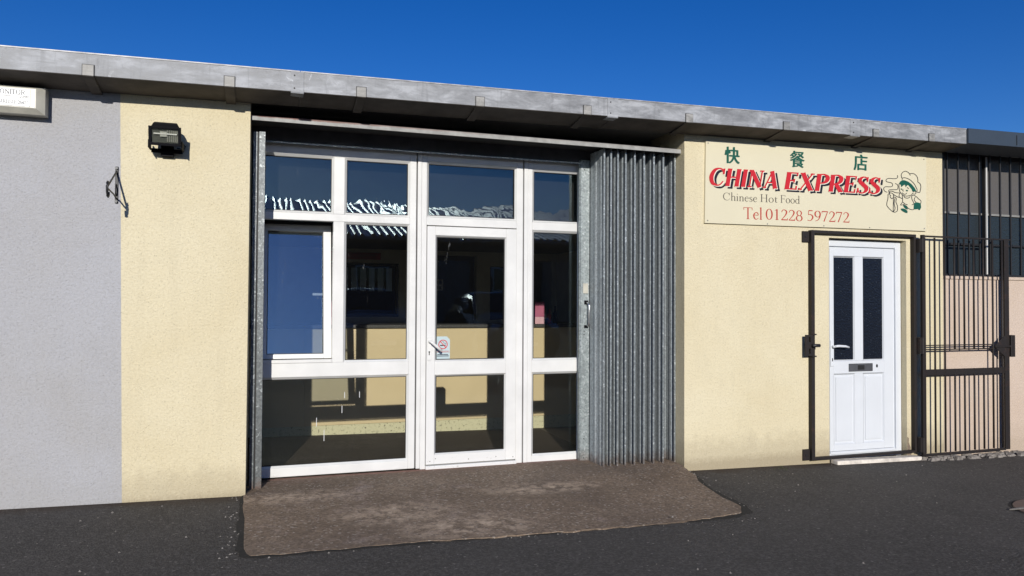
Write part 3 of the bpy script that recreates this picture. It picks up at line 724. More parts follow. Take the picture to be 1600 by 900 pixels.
# ------------------------------------------------------------------ takeaway sign
sg = empty('shop_sign', (4.94, -.02, 2.2), 'cream takeaway sign board with red CHINA EXPRESS lettering above the white door', 'sign')
MB().prism([(3.672, 2.219), (6.207, 2.238), (6.212, 2.972), (3.684, 2.955)], -.02, -.003).build('panel', 'signface', sg)
SY = -.0215
for a, b in ((3.70, 2.242), (4.33, 2.236), (4.96, 2.243), (5.5, 2.246), (6.18, 2.262), (3.705, 2.93), (6.18, 2.95)):
    MB().prism([(a+.006*math.cos(q), b+.006*math.sin(q)) for q in [math.pi*k/4 for k in range(8)]], -.0235, -.0202).build('screw', 'grime', sg)
for ch, xa, xb, za, zb in (('\u5feb', 3.878, 4.030, 2.763, 2.912), ('\u9910', 4.582, 4.740, 2.772, 2.926), ('\u5e97', 5.314, 5.474, 2.790, 2.944)):
    cu = bpy.data.curves.new('character', 'FONT'); cu.body = ch; cu.size = 1; cu.offset = .004; cu.resolution_u = 3
    ob = bpy.data.objects.new('tmp', cu); col.objects.link(ob)
    me = bpy.data.meshes.new_from_object(ob.evaluated_get(bpy.context.evaluated_depsgraph_get()))
    bpy.data.objects.remove(ob)
    X = [p.co.x for p in me.vertices]; Y = [p.co.y for p in me.vertices]
    for p in me.vertices:
        u = (p.co.x-min(X))/(max(X)-min(X)); q = (p.co.y-min(Y))/(max(Y)-min(Y))
        p.co = (xa+u*(xb-xa), SY-.0005, za+q*(zb-za))
    nv = [p.co.copy() for p in me.vertices]; fs = [tuple(p.vertices) for p in me.polygons]; kb = MB()
    for q_, (sx_, sz_) in enumerate(((0, 0), (.005, .001), (-.005, -.001))):
        kb.add([(p.x+sx_, p.y-.00015*q_, p.z+sz_) for p in nv], fs)
    kb.build('character', 'ink_green', sg, fix=False)
for part_, g_, y_, mt, dx, dz in (('lettering_shadow', .016, SY, 'ink_black', .030, -.019), ('lettering_outline', .0095, SY-.0015, 'ink_cream', .007, -.005), ('title_lettering', .005, SY-.003, 'ink_red', 0, 0)):
    text('CHINA', 3.700, 4.435, 2.556, .158, y_, mt, sg, part_, .205, .066, .20, g_, dx, dz, .010)
    text('EXPRESS', 4.500, 5.618, 2.563, .160, y_, mt, sg, part_, .205, .066, .20, g_, dx, dz, .010)
text('Chinese', 3.852, 4.222, 2.430, .070, SY, 'ink_grey', sg, 'subtitle_lettering', .085, .035)
text('Hot', 4.248, 4.440, 2.434, .070, SY, 'ink_grey', sg, 'subtitle_lettering', .085, .035)
text('Food', 4.468, 4.690, 2.437, .070, SY, 'ink_grey', sg, 'subtitle_lettering', .085, .035)
text('Tel', 4.070, 4.280, 2.272, .105, SY, 'ink_darkred', sg, 'telephone_lettering', .095, .04)
text('01228', 4.308, 4.722, 2.277, .102, SY, 'ink_darkred', sg, 'telephone_lettering', .10, .04)
text('597272', 4.765, 5.262, 2.284, .102, SY, 'ink_darkred', sg, 'telephone_lettering', .10, .04)
CP = lambda x, y: (5.669+(x-100)*.000883, 2.825-(y-120)*.000658)
W_ = 9
strokes([[(300, 200), (298, 235), (265, 255), (170, 258), (138, 285), (150, 310), (210, 320), (230, 345), (212, 378), (130, 385), (105, 410), (118, 450), (155, 465)],
         [(265, 325), (300, 345), (304, 390), (285, 415), (190, 425), (175, 445), (185, 480)],
         [(360, 240), (352, 190), (375, 150), (410, 132), (445, 142), (470, 165), (482, 190)],
         [(470, 165), (505, 158), (545, 165), (580, 205), (590, 250), (590, 280), (618, 300), (632, 345), (622, 410), (612, 435), (575, 432)],
         [(365, 262), (372, 235), (420, 232), (480, 258), (535, 310), (565, 365), (578, 400), (570, 432)],
         [(318, 330), (322, 400), (330, 440), (365, 485), (410, 502), (450, 498), (495, 480), (515, 450)],
         [(520, 440), (530, 425), (555, 425), (560, 450), (545, 465), (520, 462)],
         [(362, 455), (385, 475), (410, 475), (432, 455)],
         [(432, 372), (447, 380), (455, 395)], [(378, 405), (372, 425), (385, 432)],
         [(335, 462), (270, 462), (225, 445), (190, 450), (185, 490), (205, 515)],
         [(240, 490), (290, 520), (330, 530), (362, 545)], [(335, 462), (320, 495), (325, 530)],
         [(365, 490), (370, 560), (365, 600), (340, 640), (375, 635), (400, 620)],
         [(500, 490), (502, 540), (520, 580), (530, 610), (500, 630)],
         [(385, 505), (410, 530), (450, 530), (480, 505)], [(375, 595), (400, 620), (440, 632)],
         [(375, 635), (420, 650), (450, 685), (500, 702), (530, 690), (535, 620)],
         [(500, 490), (535, 485), (570, 505), (600, 535), (632, 560), (630, 600)],
         [(550, 510), (535, 550), (560, 590), (558, 610)],
         [(165, 490), (162, 560), (148, 620), (155, 675), (235, 750), (290, 735), (295, 660), (275, 600), (280, 545), (240, 525)],
         [(240, 530), (238, 640), (235, 750)], [(262, 545), (250, 620), (262, 700), (240, 745)],
         [(170, 490), (200, 470), (235, 485), (240, 530), (215, 555), (190, 520)]],
        CP, SY-.0006, 'ink_black', sg, 'chef_drawing', W_)
fills([[(365, 268), (400, 268), (450, 285), (500, 320), (545, 375), (565, 420), (555, 428), (530, 422), (510, 430), (500, 395), (470, 360), (455, 340), (440, 335), (415, 370), (405, 335), (388, 340), (350, 375), (345, 340), (318, 325), (335, 292)],
       [(525, 690), (530, 605), (560, 585), (600, 590), (628, 600), (634, 660), (615, 700), (595, 700), (590, 685), (545, 695)],
       [(375, 640), (410, 645), (440, 680), (438, 705), (405, 690), (385, 668)],
       [(340, 695), (375, 690), (410, 700), (438, 725), (436, 755), (410, 755), (370, 735), (345, 715)],
       [(340, 395), (362, 395), (365, 412), (345, 412)], [(415, 410), (445, 412), (445, 430), (420, 430)]], CP, SY-.0012, 'ink_green', sg, 'chef_shading')

# ------------------------------------------------------------------ white front door
fd = empty('front_door', (5.5, .06, .03)); fd.parent = shop; fd.location -= Vector(shop.location)
fd['label'] = 'white panelled door with two narrow obscured panes'
Yd = .06
def dbox(a, b, c, d, y0=Yd, y1=Yd+.07, nm='frame_bar', mt='upvc_door', bv=.005): return MB().box(a, b, y0, y1, c, d).build(nm, mt, fd, bv, seg=2)
dbox(5.040, 5.092, .035, 2.125); dbox(5.895, 5.962, .025, 2.125); dbox(5.092, 5.895, 2.062, 2.125); dbox(5.092, 5.895, .030, .092)
MB().box(5.092, 5.895, Yd+.022, Yd+.07, .092, 2.062).build('door_slab', 'upvc_door', fd)
L0 = Yd+.006
for (a, b, c, d) in ((5.102, 5.150, .108, 2.050), (5.757, 5.866, .108, 2.050)): MB().box(a, b, L0, L0+.03, c, d).build('door_stile', 'upvc_door', fd, .004, seg=2)
for (c, d) in ((1.970, 2.050), (.843, .965), (.108, .170)): MB().box(5.150, 5.757, L0, L0+.03, c, d).build('door_rail', 'upvc_door', fd, .004, seg=2)
for (c, d) in ((.965, 1.970), (.170, .843)): MB().box(5.400, 5.500, L0, L0+.03, c, d).build('door_muntin', 'upvc_door', fd, .004, seg=2)
for (a, b) in ((5.150, 5.400), (5.500, 5.757)):
    beads(a, b, .965, 1.970, fd, 'upvc_door', y=L0+.013, w=.012)
    MB().box(a+.012, b-.012, L0+.012, L0+.0155, .977, 1.958).build('pane', 'obscured', fd)
    beads(a, b, .170, .843, fd, 'upvc_door', y=L0+.013, w=.014)
    MB().box(a+.03, b-.03, L0+.006, L0+.0155, .20, .813).build('panel', 'upvc_door', fd, .006, seg=2)
MB().box(5.10, 5.885, Yd-.006, Yd+.03, .078, .106).build('weather_bar', 'upvc_door', fd, .006)
MB().box(5.03, 5.97, Yd+.012, Yd+.05, 2.1255, 2.1355).build('shadow_gap', 'gasket', fd)
MB().box(5.105, 5.143, L0-.009, L0-.0005, .915, 1.165).build('handle_plate', 'upvc_door', fd, .004, seg=2)
MB().tube([(5.124, L0-.006, 1.105), (5.124, L0-.045, 1.105)], .011, 10).tube([(5.122, L0-.045, 1.108), (5.16, L0-.05, 1.112), (5.24, L0-.05, 1.108), (5.285, L0-.046, 1.098)], [.011, .012, .011, .009], 10).build('handle', 'upvc_door', fd, smooth=True)
MB().box(5.119, 5.129, L0-.0105, L0-.0092, .965, .995).build('keyhole', 'gasket', fd)
MB().box(5.322, 5.610, L0-.008, L0-.0005, .862, .938).build('letter_plate', 'darksteel', fd, .003)
MB().box(5.425, 5.505, L0-.0105, L0-.0085, .878, .922).build('letter_flap', 'gasket', fd, .001)
MB().prism([(5.665+.011*math.cos(a), .91+.017*math.sin(a)) for a in [2*math.pi*k/10 for k in range(10)]], L0-.003, L0-.0004).build('keyhole_cover', 'gasket', fd)
MB().prism([(5.045, -.05), (6.055, -.05), (6.055, .036), (5.045, .054)], -.095, -.001).build('door_step', 'stepwhite', shop, .004)
# broken render patch beside the door foot
M['patch'] = plain('exposed_mortar', (.16, .12, .09), .95, 0, .4, 40, .01)
MB().prism([(5.972, .03), (6.02, .035), (6.005, .07), (6.010, .11), (5.985, .16), (5.988, .20), (5.972, .215)], -.0025, .02).build('chipped_render', 'patch', shop)

# ------------------------------------------------------------------ iron security gate, swung open
ga = empty('security_gate', (6.03, -.06, .04), 'dark brown iron bar gate swung open against the wall right of the white door', 'gate')
def ib(nm, a, b, c, d, y0=-.05, y1=-.005, bv=.002): return MB().box(a, b, y0, y1, c, d).build(nm, 'iron', ga, bv)
ib('frame_post', 4.795, 4.831, .066, 2.196); ib('frame_post', 6.018, 6.046, .07, 2.196)
ib('frame_bar', 4.831, 6.018, 2.168, 2.196); ib('frame_bar', 4.831, 6.018, .066, .090)
for (c, d) in ((2.085, 2.186), (.064, .166)): MB().box(4.722, 4.7945, -.020, -.003, c, d).build('fixing_tab', 'iron', ga, .002)
for z in (2.135, .115): MB().prism([(4.752+.009*math.cos(a), z+.009*math.sin(a)) for a in range(6)], -.026, -.0205).build('bolt', 'blackiron', ga)
# keeper plate with two slots
kp = MB()
for q in ((4.714, 4.752, 1.03, 1.225), (4.772, 4.7915, 1.03, 1.225), (4.752, 4.772, 1.03, 1.052), (4.752, 4.772, 1.098, 1.158), (4.752, 4.772, 1.206, 1.225)): kp.box(q[0], q[1], -.062, -.052, q[2], q[3])
kp.box(4.792, 4.835, -.066, -.0505, 1.02, 1.032).box(4.792, 4.835, -.066, -.0505, 1.222, 1.234)
kp.build('lock_keeper', 'iron', ga)
MB().tube([(4.78, -.075, 1.126), (4.86, -.075, 1.126)], .016, 10).build('bolt', 'blackiron', ga, smooth=True)
GY = -.072
qx = lambda x: x*1.0088
qz = lambda z: 1.5+(z-1.5)*1.0088
for (c, d) in ((2.02, 2.15), (1.03, 1.19), (.075, .22)):
    MB().box(6.040, 6.085, GY-.022, -.051, c, d).tube([(6.072, GY-.020, c), (6.072, GY-.020, d)], .017, 10).build('hinge', 'iron', ga)
def gb(nm, a, b, c, d, t0=.006, bv=.0015): return MB().box(qx(a), qx(b), GY-t0, GY+t0, qz(c), qz(d)).build(nm, 'iron', ga, bv)
gb('hinge_stile', 6.030, 6.064, .052, 2.186, .014); gb('far_stile', 7.112, 7.172, .052, 2.180, .010)
gb('top_rail', 6.064, 7.20, 2.166, 2.182, .009); gb('bottom_rail', 6.064, 7.112, .046, .066, .012)
gb('middle_rail', 6.064, 7.112, 1.108, 1.118, .006); gb('middle_rail', 6.064, 7.112, 1.066, 1.078, .006); gb('flat_rail', 6.064, 7.112, .822, .880, .004)
xb = [qx(6.071+.1268*i) for i in range(9)]
long_ = None; up_ = None; dn_ = None
for i, x in enumerate(xb):
    
    if i <= 2 or i >= 7:
        if long_ is None: lx = x; long_ = MB().tube([(x, GY, .06), (x, GY, 2.168)], .0092, 8).build('bar', 'iron', ga, smooth=True)
        else: copy_part(long_, ga, x-lx)
    else:
        if up_ is None:
            ux = x; up_ = MB().tube([(x, GY, 1.07), (x, GY, 2.168)], .0092, 8).build('bar', 'iron', ga, smooth=True)
            dn_ = MB().tube([(x, GY, .06), (x, GY, .875)], .0092, 8).build('bar', 'iron', ga, smooth=True)
        else: copy_part(up_, ga, x-ux); copy_part(dn_, ga, x-ux)

MB().prism([(qx(6.955), 1.088), (qx(7.10), 1.198), (qx(7.10), .98)], GY-.020, GY-.0125).build('lock_plate', 'iron', ga, .002)
MB().box(qx(7.172)+.001, qx(7.228), GY-.03, GY+.03, .98, 1.202).build('lock_box', 'iron', ga, .004)
MB().box(qx(6.96), qx(7.17), GY-.028, GY-.0205, 1.080, 1.098).build('lock_strap', 'iron', ga, .002)

# ------------------------------------------------------------------ workshop window and its bars
wn = empty('workshop_window', (7.6, .12, 1.8)); wn.parent = right; wn.location -= Vector(right.location)
MB().box(6.443, 11, .17, .176, 2.475, 3.06).build('upper_pane', 'frosted', wn)
MB().box(6.443, 11, .17, .176, 1.80, 2.455).build('lower_pane', 'workglass', wn)
MB().box(6.443, 11, .150, .19, 2.455, 2.475).build('transom', 'grime', wn)
MB().box(6.50, 11, .140, .1695, 2.13, 2.15).build('inner_rail', 'blackiron', wn)
MB().box(6.443, 11, .140, .19, 1.802, 1.83).build('frame_bar', 'blackiron', wn)
MB().box(7.160, 7.173, .100, .112, 1.83, 3.06).build('mullion', 'upvc', wn)
MB().box(7.155, 7.18, .1125, .149, 1.83, 3.06).build('mullion_core', 'blackiron', wn)
for x in (8.3, 9.4): MB().box(x, x+.022, .095, .15, 1.83, 3.06).build('mullion', 'upvc', wn)
gr = empty('window_grille', (7.6, .02, 1.8), 'black vertical iron bars across the dark window of the pink unit', 'window grille')
pr_ = None
for i in range(32):
    x = 6.526+i*.1452
    if pr_ is None: px = x; pr_ = MB().box(x-.0065, x+.0065, .012, .028, 1.822, 3.08).build('bar', 'blackiron', gr, .0015)
    else: copy_part(pr_, gr, x-px)
MB().box(6.443, 10.95, .012, .028, 1.806, 1.8215).build('bottom_rail', 'blackiron', gr)
MB().box(6.46, 6.505, .03, .10, 1.80, 3.08).build('side_plate', 'blackiron', gr)

# ------------------------------------------------------------------ folding shutter
sh = empty('folding_shutter', (3.1, .27, .07), 'galvanised concertina shutter folded back beside the glazed shopfront', 'shutter')
MB().box(-.116, 3.474, .050, .056, 2.834, 2.870).box(-.116, 3.474, .056, .20, 2.865, 2.870).build('top_rail', 'rustgalv', sh)
MB().box(-.1005, -.0685, .180, .21, .10, 2.778).build('side_channel', 'galvdull', sh, .002)
MB().box(-.0585, -.0126, .180, .21, .10, 2.782).build('side_channel', 'galvdull', sh, .002)
MB().box(-.0685, -.0585, .195, .21, .10, 2.778).build('channel_gap', 'gasket', sh)
MB().box(2.655, 2.665, .405, .44, .075, 2.785).box(2.665, 2.752, .400, .44, .085, 2.79).build('lead_post', 'galvpost', sh, .003)
lp = MB()
fx = [2.768, 2.832, 2.898, 2.974, 3.062, 3.153, 3.250, 3.345, 3.462]
for i, x in enumerate(fx):
    xb_ = x-.018+random.Random(i).uniform(-.004, .004)
    y0, y1 = .138, .40
    prof = []
    for (s_, o_) in ((0, 0), (.16, 0), (.20, -.006), (.30, -.006), (.34, 0), (.52, 0), (.56, -.007), (.66, -.007), (.70, 0), (1, 0)):
        prof.append((x+.004+(xb_-x)*s_+o_, y0+(y1-y0)*s_))
    zb, zt = .072+random.Random(i+9).uniform(-.004, .004), 2.846
    v = []; 
    for (a, b) in prof: v += [(a, b, zb), (a, b, zt), (a+.003, b, zb), (a+.003, b, zt)]
    f = []
    for k in range(len(prof)-1): f += [(4*k, 4*k+4, 4*k+5, 4*k+1), (4*k+2, 4*k+3, 4*k+7, 4*k+6)]
    leaf = MB().add(v, f).build('shutter_leaf', 'galvweb', sh)
    MB().prismz([(x-.007, .130), (x+.009, .130), (x+.009, .150), (x-.007, .150)], zb-.004, zt+.003).build('leaf_edge', 'galv', leaf, .001)
    MB().prismz([(x-.0125, .16), (xb_-.0125, .40), (xb_-.004, .40), (x-.004, .16)], zb-.002, zb+.036).build('leaf_foot', 'galv', leaf, .001)
MB().box(2.688, 2.738, .393, .3995, 1.592, 1.682).build('lock_label', 'offwhite', sh, .002)
MB().tube([(2.722, .399, 1.512), (2.722, .352, 1.505), (2.724, .345, 1.48), (2.725, .345, 1.33), (2.723, .352, 1.305), (2.722, .399, 1.298)], .0095, 10).build('pull_handle', 'chrome', sh, smooth=True)
MB().box(2.700, 2.738, .388, .3995, 1.495, 1.53).box(2.700, 2.738, .388, .3995, 1.285, 1.310).build('handle_foot', 'plastic', sh, .003)
for z in (1.255, 1.225, 2.70, .30, .13): MB().prism([(2.70+.005*math.cos(a), z+.005*math.sin(a)) for a in range(6)], .3955, .3998).build('rivet', 'gasket', sh)

# ------------------------------------------------------------------ floodlight
fl = empty('floodlight', (-.66, 0, 2.6), 'black halogen floodlight fixed high on the cream wall', 'floodlight')
tm = Matrix.Translation((-.66, -.16, 2.628)) @ Matrix.Rotation(R(14), 4, 'X') @ Matrix.Rotation(R(0), 4, 'Z')
def fmesh(mb, nm, mt, bv=0, sm=False):
    me = mb.mesh(nm); me.transform(tm); return link(nm, me, mt, fl, bv, smooth=sm, seg=2)
hs_ = []
for (y, wx, zb_, zt_) in ((0, .092, -.058, .084), (.04, .090, -.052, .088), (.075, .078, -.035, .078), (.10, .055, -.02, .055)):
    hs_.append([(-wx, y, zb_), (wx, y, zb_), (wx, y, zt_*.6), (wx*.78, y, zt_), (-wx*.78, y, zt_), (-wx, y, zt_*.6)])
v = [p for s_ in hs_ for p in s_]; f = [(0, 1, 2, 3, 4, 5), (23, 22, 21, 20, 19, 18)]
for k in range(3):
    for i in range(6): f.append((6*k+i, 6*k+(i+1) % 6, 6*k+6+(i+1) % 6, 6*k+6+i))
fmesh(MB().add(v, f), 'housing', 'plastic', .004)
fr_ = MB()
for q in ((-.101, .101, -.066, -.048), (-.101, .101, .046, .062), (-.101, -.084, -.048, .046), (.084, .101, -.048, .046)): fr_.box(q[0], q[1], -.022, -.001, q[2], q[3])
fmesh(fr_, 'front_frame', 'plastic', .002)

refl = MB()
for k in range(6):
    x = .012+k*.012; refl.box(x, x+.006, -.0085, -.003, -.040, .038)
fmesh(MB().box(-.082, .082, -.003, -.0012, -.046, .044), 'reflector', plain('dull_reflector', (.22, .23, .21), .3, .8))
fmesh(refl, 'reflector_ribs', plain('bright_reflector', (.5, .5, .47), .35, .7))
fmesh(MB().tube([(-.07, -.012, .012), (.075, -.012, .012)], .006, 8).box(-.03, .012, -.016, -.006, -.006, .028), 'lamp_tube', plain('lamp_glass', (.55, .55, .52), .2))
fmesh(MB().box(-.083, .083, -.020, -.017, -.047, .045), 'front_glass', 'glass')
MB().box(-.76, -.56, -.05, -.042, 2.53, 2.56).box(-.768, -.760, -.15, -.042, 2.545, 2.60).box(-.560, -.552, -.15, -.042, 2.545, 2.60).box(-.70, -.62, -.042, -.002, 2.51, 2.60).build('mounting_bracket', 'plastic', fl, .002)
MB().tube([(-.60, -.02, 2.575), (-.555, -.03, 2.565), (-.545, -.02, 2.59), (-.57, -.01, 2.61)], .004, 6).build('cable', 'plastic', fl, smooth=True)

# ------------------------------------------------------------------ hanging basket bracket
bk = empty('basket_bracket', (-.972, 0, 2.3), 'black iron hanging basket bracket on the grey and cream wall joint', 'bracket')
X_ = -.978
MB().box(X_-.009, X_+.011, -.007, -.0005, 2.172, 2.425).build('wall_plate', 'blackiron', bk, .002)
MB().tube([(X_, -.008, 2.39), (X_, -.30, 2.245)], .0065, 6).build('upper_arm', 'blackiron', bk)
MB().tube([(X_, -.008, 2.205), (X_, -.10, 2.222), (X_, -.30, 2.232)], .0055, 6).build('lower_arm', 'blackiron', bk)
pts = [(X_, -.30+.03*math.cos(a)-.0, 2.215+.03*math.sin(a)) for a in [R(90-k*24) for k in range(0, 11)]]
pts = [(X_, -.295, 2.275), (X_, -.312, 2.265), (X_, -.318, 2.245), (X_, -.312, 2.21), (X_, -.30, 2.185), (X_, -.28, 2.180), (X_, -.268, 2.195), (X_, -.270, 2.213)]
MB().tube(pts, .0085, 6).build('hook', 'blackiron', bk, smooth=True)
MB().tube([(X_, -.012, 2.30), (X_, -.035, 2.27), (X_, -.03, 2.235), (X_, -.010, 2.225)], .005, 6).build('scroll', 'blackiron', bk, smooth=True)
MB().tube([(X_, -.010, 2.412), (X_, -.018, 2.412)], .009, 8).tube([(X_, -.010, 2.183), (X_, -.018, 2.183)], .009, 8).build('screw', 'grime', bk)

# ------------------------------------------------------------------ light box sign on the grey wall
lb = empty('lightbox_sign', (-1.9, 0, 2.73), 'small white lightbox sign on the lilac grey wall under the gutter', 'sign')
fa = [(-2.45, 2.755), (-1.437, 2.757), (-1.437, 2.884), (-2.45, 2.878)]
ba = [(-2.50, 2.722), (-1.392, 2.722), (-1.392, 2.903), (-2.50, 2.898)]
v = [(x, -.12, z) for x, z in fa]+[(x, -.085, z) for x, z in ba]+[(x, -.002, z) for x, z in ba]
f = [(0, 1, 2, 3)]+[(i, i+4, (i+1) % 4+4, (i+1) % 4) for i in range(4)]+[(i+4, i+8, (i+1) % 4+8, (i+1) % 4+4) for i in range(4)]
MB().add(v, f).build('case', 'offwhite', lb)
MB().box(-2.44, -1.470, -.124, -.1205, 2.762, 2.874).build('face', 'white', lb, .002)
MB().box(-1.463, -1.444, -.1225, -.1205, 2.762, 2.878).build('edge_strip', 'white', lb)
text('MONITOR', -1.672, -1.497, 2.836, .033, -.1245, 'bluegrey_ink', lb, 'name_lettering', .17, .10)
text('Systems', -1.540, -1.476, 2.812, .022, -.1245, 'bluegrey_ink', lb, 'name_lettering', .14, .09, .25, rise=.12)
MB().box(-1.735, -1.548, -.1247, -.1243, 2.823, 2.827).build('underline', 'bluegrey_ink', lb)
text('CARLISLE 26407', -1.655, -1.480, 2.776, .025, -.1245, 'bluegrey_ink', lb, 'place_lettering', .16, .10)

# ------------------------------------------------------------------ no smoking notice on the door glass
ns = empty('no_smoking_notice', (1.43, LY+.02, 1.03), 'small pale blue no smoking notice stuck inside the glazed door', 'notice')
M['notice'] = plain('pale_blue_vinyl', (.42, .52, .54), .5, 0, .03)
NY = LY+.0255
MB().prism([(1.378, 1.022), (1.497, 1.022), (1.497, 1.188), (1.470, 1.216), (1.378, 1.216)], NY, NY+.001).build('card', 'notice', ns)
mb = MB(); cx_, cz_ = 1.437, 1.148
ring_ = [(cx_+.037*math.cos(a), cz_+.037*math.sin(a), .007) for a in [2*math.pi*k/24 for k in range(25)]]
ribbon(mb, ring_, lambda a, b: (a, b), NY-.0004); ribbon(mb, [(cx_-.025, cz_+.027, .007), (cx_+.025, cz_-.027, .007)], lambda a, b: (a, b), NY-.0006)
mb.build('prohibition_ring', 'ink_red', ns, fix=False)
mb = MB(); ribbon(mb, [(cx_-.025, cz_-.008, .009), (cx_+.022, cz_-.008, .009)], lambda a, b: (a, b), NY-.0002)
ribbon(mb, catmull([(cx_+.024, cz_-.002, .003), (cx_+.024, cz_+.010, .003), (cx_+.008, cz_+.010, .003), (cx_+.006, cz_+.022, .003), (cx_-.006, cz_+.026, .003)]), lambda a, b: (a, b), NY-.0003)
mb.build('cigarette', 'ink_black', ns, fix=False)
text('NO SMOKING', 1.384, 1.494, 1.079, .016, NY-.0004, 'ink_darkred', ns, 'lettering', .16, .09)
for z, a, b in ((1.062, 1.388, 1.482), (1.050, 1.384, 1.488)): MB().box(a, b, NY-.0006, NY-.0002, z-.0035, z+.0035).build('small_print', 'bluegrey_ink', ns)

# ------------------------------------------------------------------ inside the shop
IM = lambda nm, mb, mt: tag(mb.build(nm, mt), kind='structure')
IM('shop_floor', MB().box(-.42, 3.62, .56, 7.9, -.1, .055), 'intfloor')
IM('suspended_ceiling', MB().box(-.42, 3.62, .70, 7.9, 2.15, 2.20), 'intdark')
IM('sun_block_bulkhead', MB().box(-.42, 3.62, .64, .70, 2.14, 2.96), 'bulk')  # added to stop sun through the upper panes reaching the back wall
ct = empty('serving_counter', (1.6, 2.6, .055), 'cream fronted serving counter with dark worktop inside the shop', 'counter')
CY = 2.40
for a, b in ((-.41, .395), (.397, 1.52), (1.522, 2.64), (2.642, 3.61)):
    MB().box(a, b, CY, CY+.02, .200, 1.222).build('front_panel', 'counterface', ct, .0015)
MB().box(-.41, 3.61, CY+.012, CY+.03, .055, .198).build('kickboard', 'kick', ct)
MB().box(-.41, 3.61, CY-.03, CY+.55, 1.224, 1.262).build('worktop', 'worktop', ct, .006, seg=2)
# serving partition behind the counter, with hatches and a doorway
PY = 3.35
pt = MB(); holes = [(.62, 1.455, 1.36, 1.93), (1.93, 2.46, .055, 2.10), (2.62, 3.05, 1.30, 1.93)]
cx0 = -.42
segs = [(-.42, .65, None), (.65, 1.52, (1.355, 1.95)), (1.52, 2.01, None), (2.01, 2.53, (.055, 2.10)), (2.53, 2.71, None), (2.71, 3.12, (1.29, 1.97)), (3.12, 3.28, None), (3.28, 3.55, (1.27, 2.05)), (3.55, 3.62, None)]
for a, b, h_ in segs:
    if h_ is None: pt.box(a, b, PY, PY+.1, .055, 2.148)
    else:
        if h_[0] > .06: pt.box(a, b, PY, PY+.1, .055, h_[0])
        pt.box(a, b, PY, PY+.1, h_[1], 2.148)
IM('serving_partition', pt, 'intwall')
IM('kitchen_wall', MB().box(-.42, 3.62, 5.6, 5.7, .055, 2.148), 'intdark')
hb = empty('hatch_frame', (1.08, PY, 1.36), 'dark framed serving hatch with painted window reflection behind the counter', 'hatch')
MB().box(.63, 1.54, PY-.012, PY-.001, 1.95, 1.975).box(.63, 1.54, PY-.012, PY-.001, 1.33, 1.355).box(.63, .65, PY-.012, PY-.001, 1.355, 1.95).box(1.52, 1.54, PY-.012, PY-.001, 1.355, 1.95).build('frame', 'gasket', hb)
M['reflectblue'] = plain('blue_window_reflection', (.30, .42, .55), .6)
for x in [.66+.105*k for k in range(8)]: MB().box(x, x+.07, PY+.02, PY+.03, 1.64, 1.92).build('reflection_strip', 'reflectblue', hb)
for nm, x, z, lab in (('leaflet', .66, 1.30, 'pink leaflet standing on the counter left of the door'), ('leaflet', 2.98, 1.30, 'pink leaflet standing on the counter right of the door')):
    le = empty(nm, (x+.05, 2.42, 1.263), lab, 'leaflet')
    MB().box(x, x+.115, 2.42, 2.424, 1.345, 1.52).build('upper_half', 'pinkpaper', le)
    MB().box(x, x+.115, 2.42, 2.424, 1.264, 1.344).build('lower_half', 'palepink', le)
M['menured'] = plain('faded_red_board', (.30, .05, .05), .6)
mbd = empty('menu_board', (1.1, PY, 2.03), 'dull red menu boards above the serving hatch on the back partition', 'menu board')
MB().box(.66, .88, PY-.02, PY-.002, 1.995, 2.115).build('panel', 'menured', mbd)
MB().box(.92, 1.32, PY-.02, PY-.002, 2.02, 2.10).build('panel', 'menured', mbd)
for k in range(4): MB().box(.95, 1.28-.03*(k % 2), PY-.0225, PY-.0205, 2.032+.017*k, 2.037+.017*k).build('printed_line', 'ink_grey', mbd)
for bxx, bh, mt_ in ((3.13, .20, 'chrome'), (3.19, .17, 'ink_darkred'), (3.26, .21, 'plastic')):
    bo = MB().tube([(bxx, 2.5, 1.2625), (bxx, 2.5, 1.2625+bh*.6), (bxx, 2.5, 1.2625+bh*.72), (bxx, 2.5, 1.2625+bh)], [.026, .026, .011, .010], 12).build('sauce_bottle', mt_, smooth=True)
    tag(bo, {'chrome': 'silver topped bottle on the counter nearest the pink leaflet', 'ink_darkred': 'red sauce bottle on the counter between two other bottles', 'plastic': 'dark bottle on the counter nearest the folded shutter'}[mt_], 'bottle', 'bottles on the counter')
cr = empty('card_rack', (2.06, 3.5, 1.7), 'small white rack hanging in the dark kitchen doorway', 'rack')
MB().box(2.02, 2.13, 3.50, 3.51, 1.66, 1.80).build('back_plate', 'offwhite', cr)
for (a, b) in ((2.032, 1.672), (2.082, 1.672), (2.032, 1.742), (2.082, 1.742)): MB().box(a, a+.032, 3.492, 3.499, b, b+.04).build('pocket', 'gasket', cr)

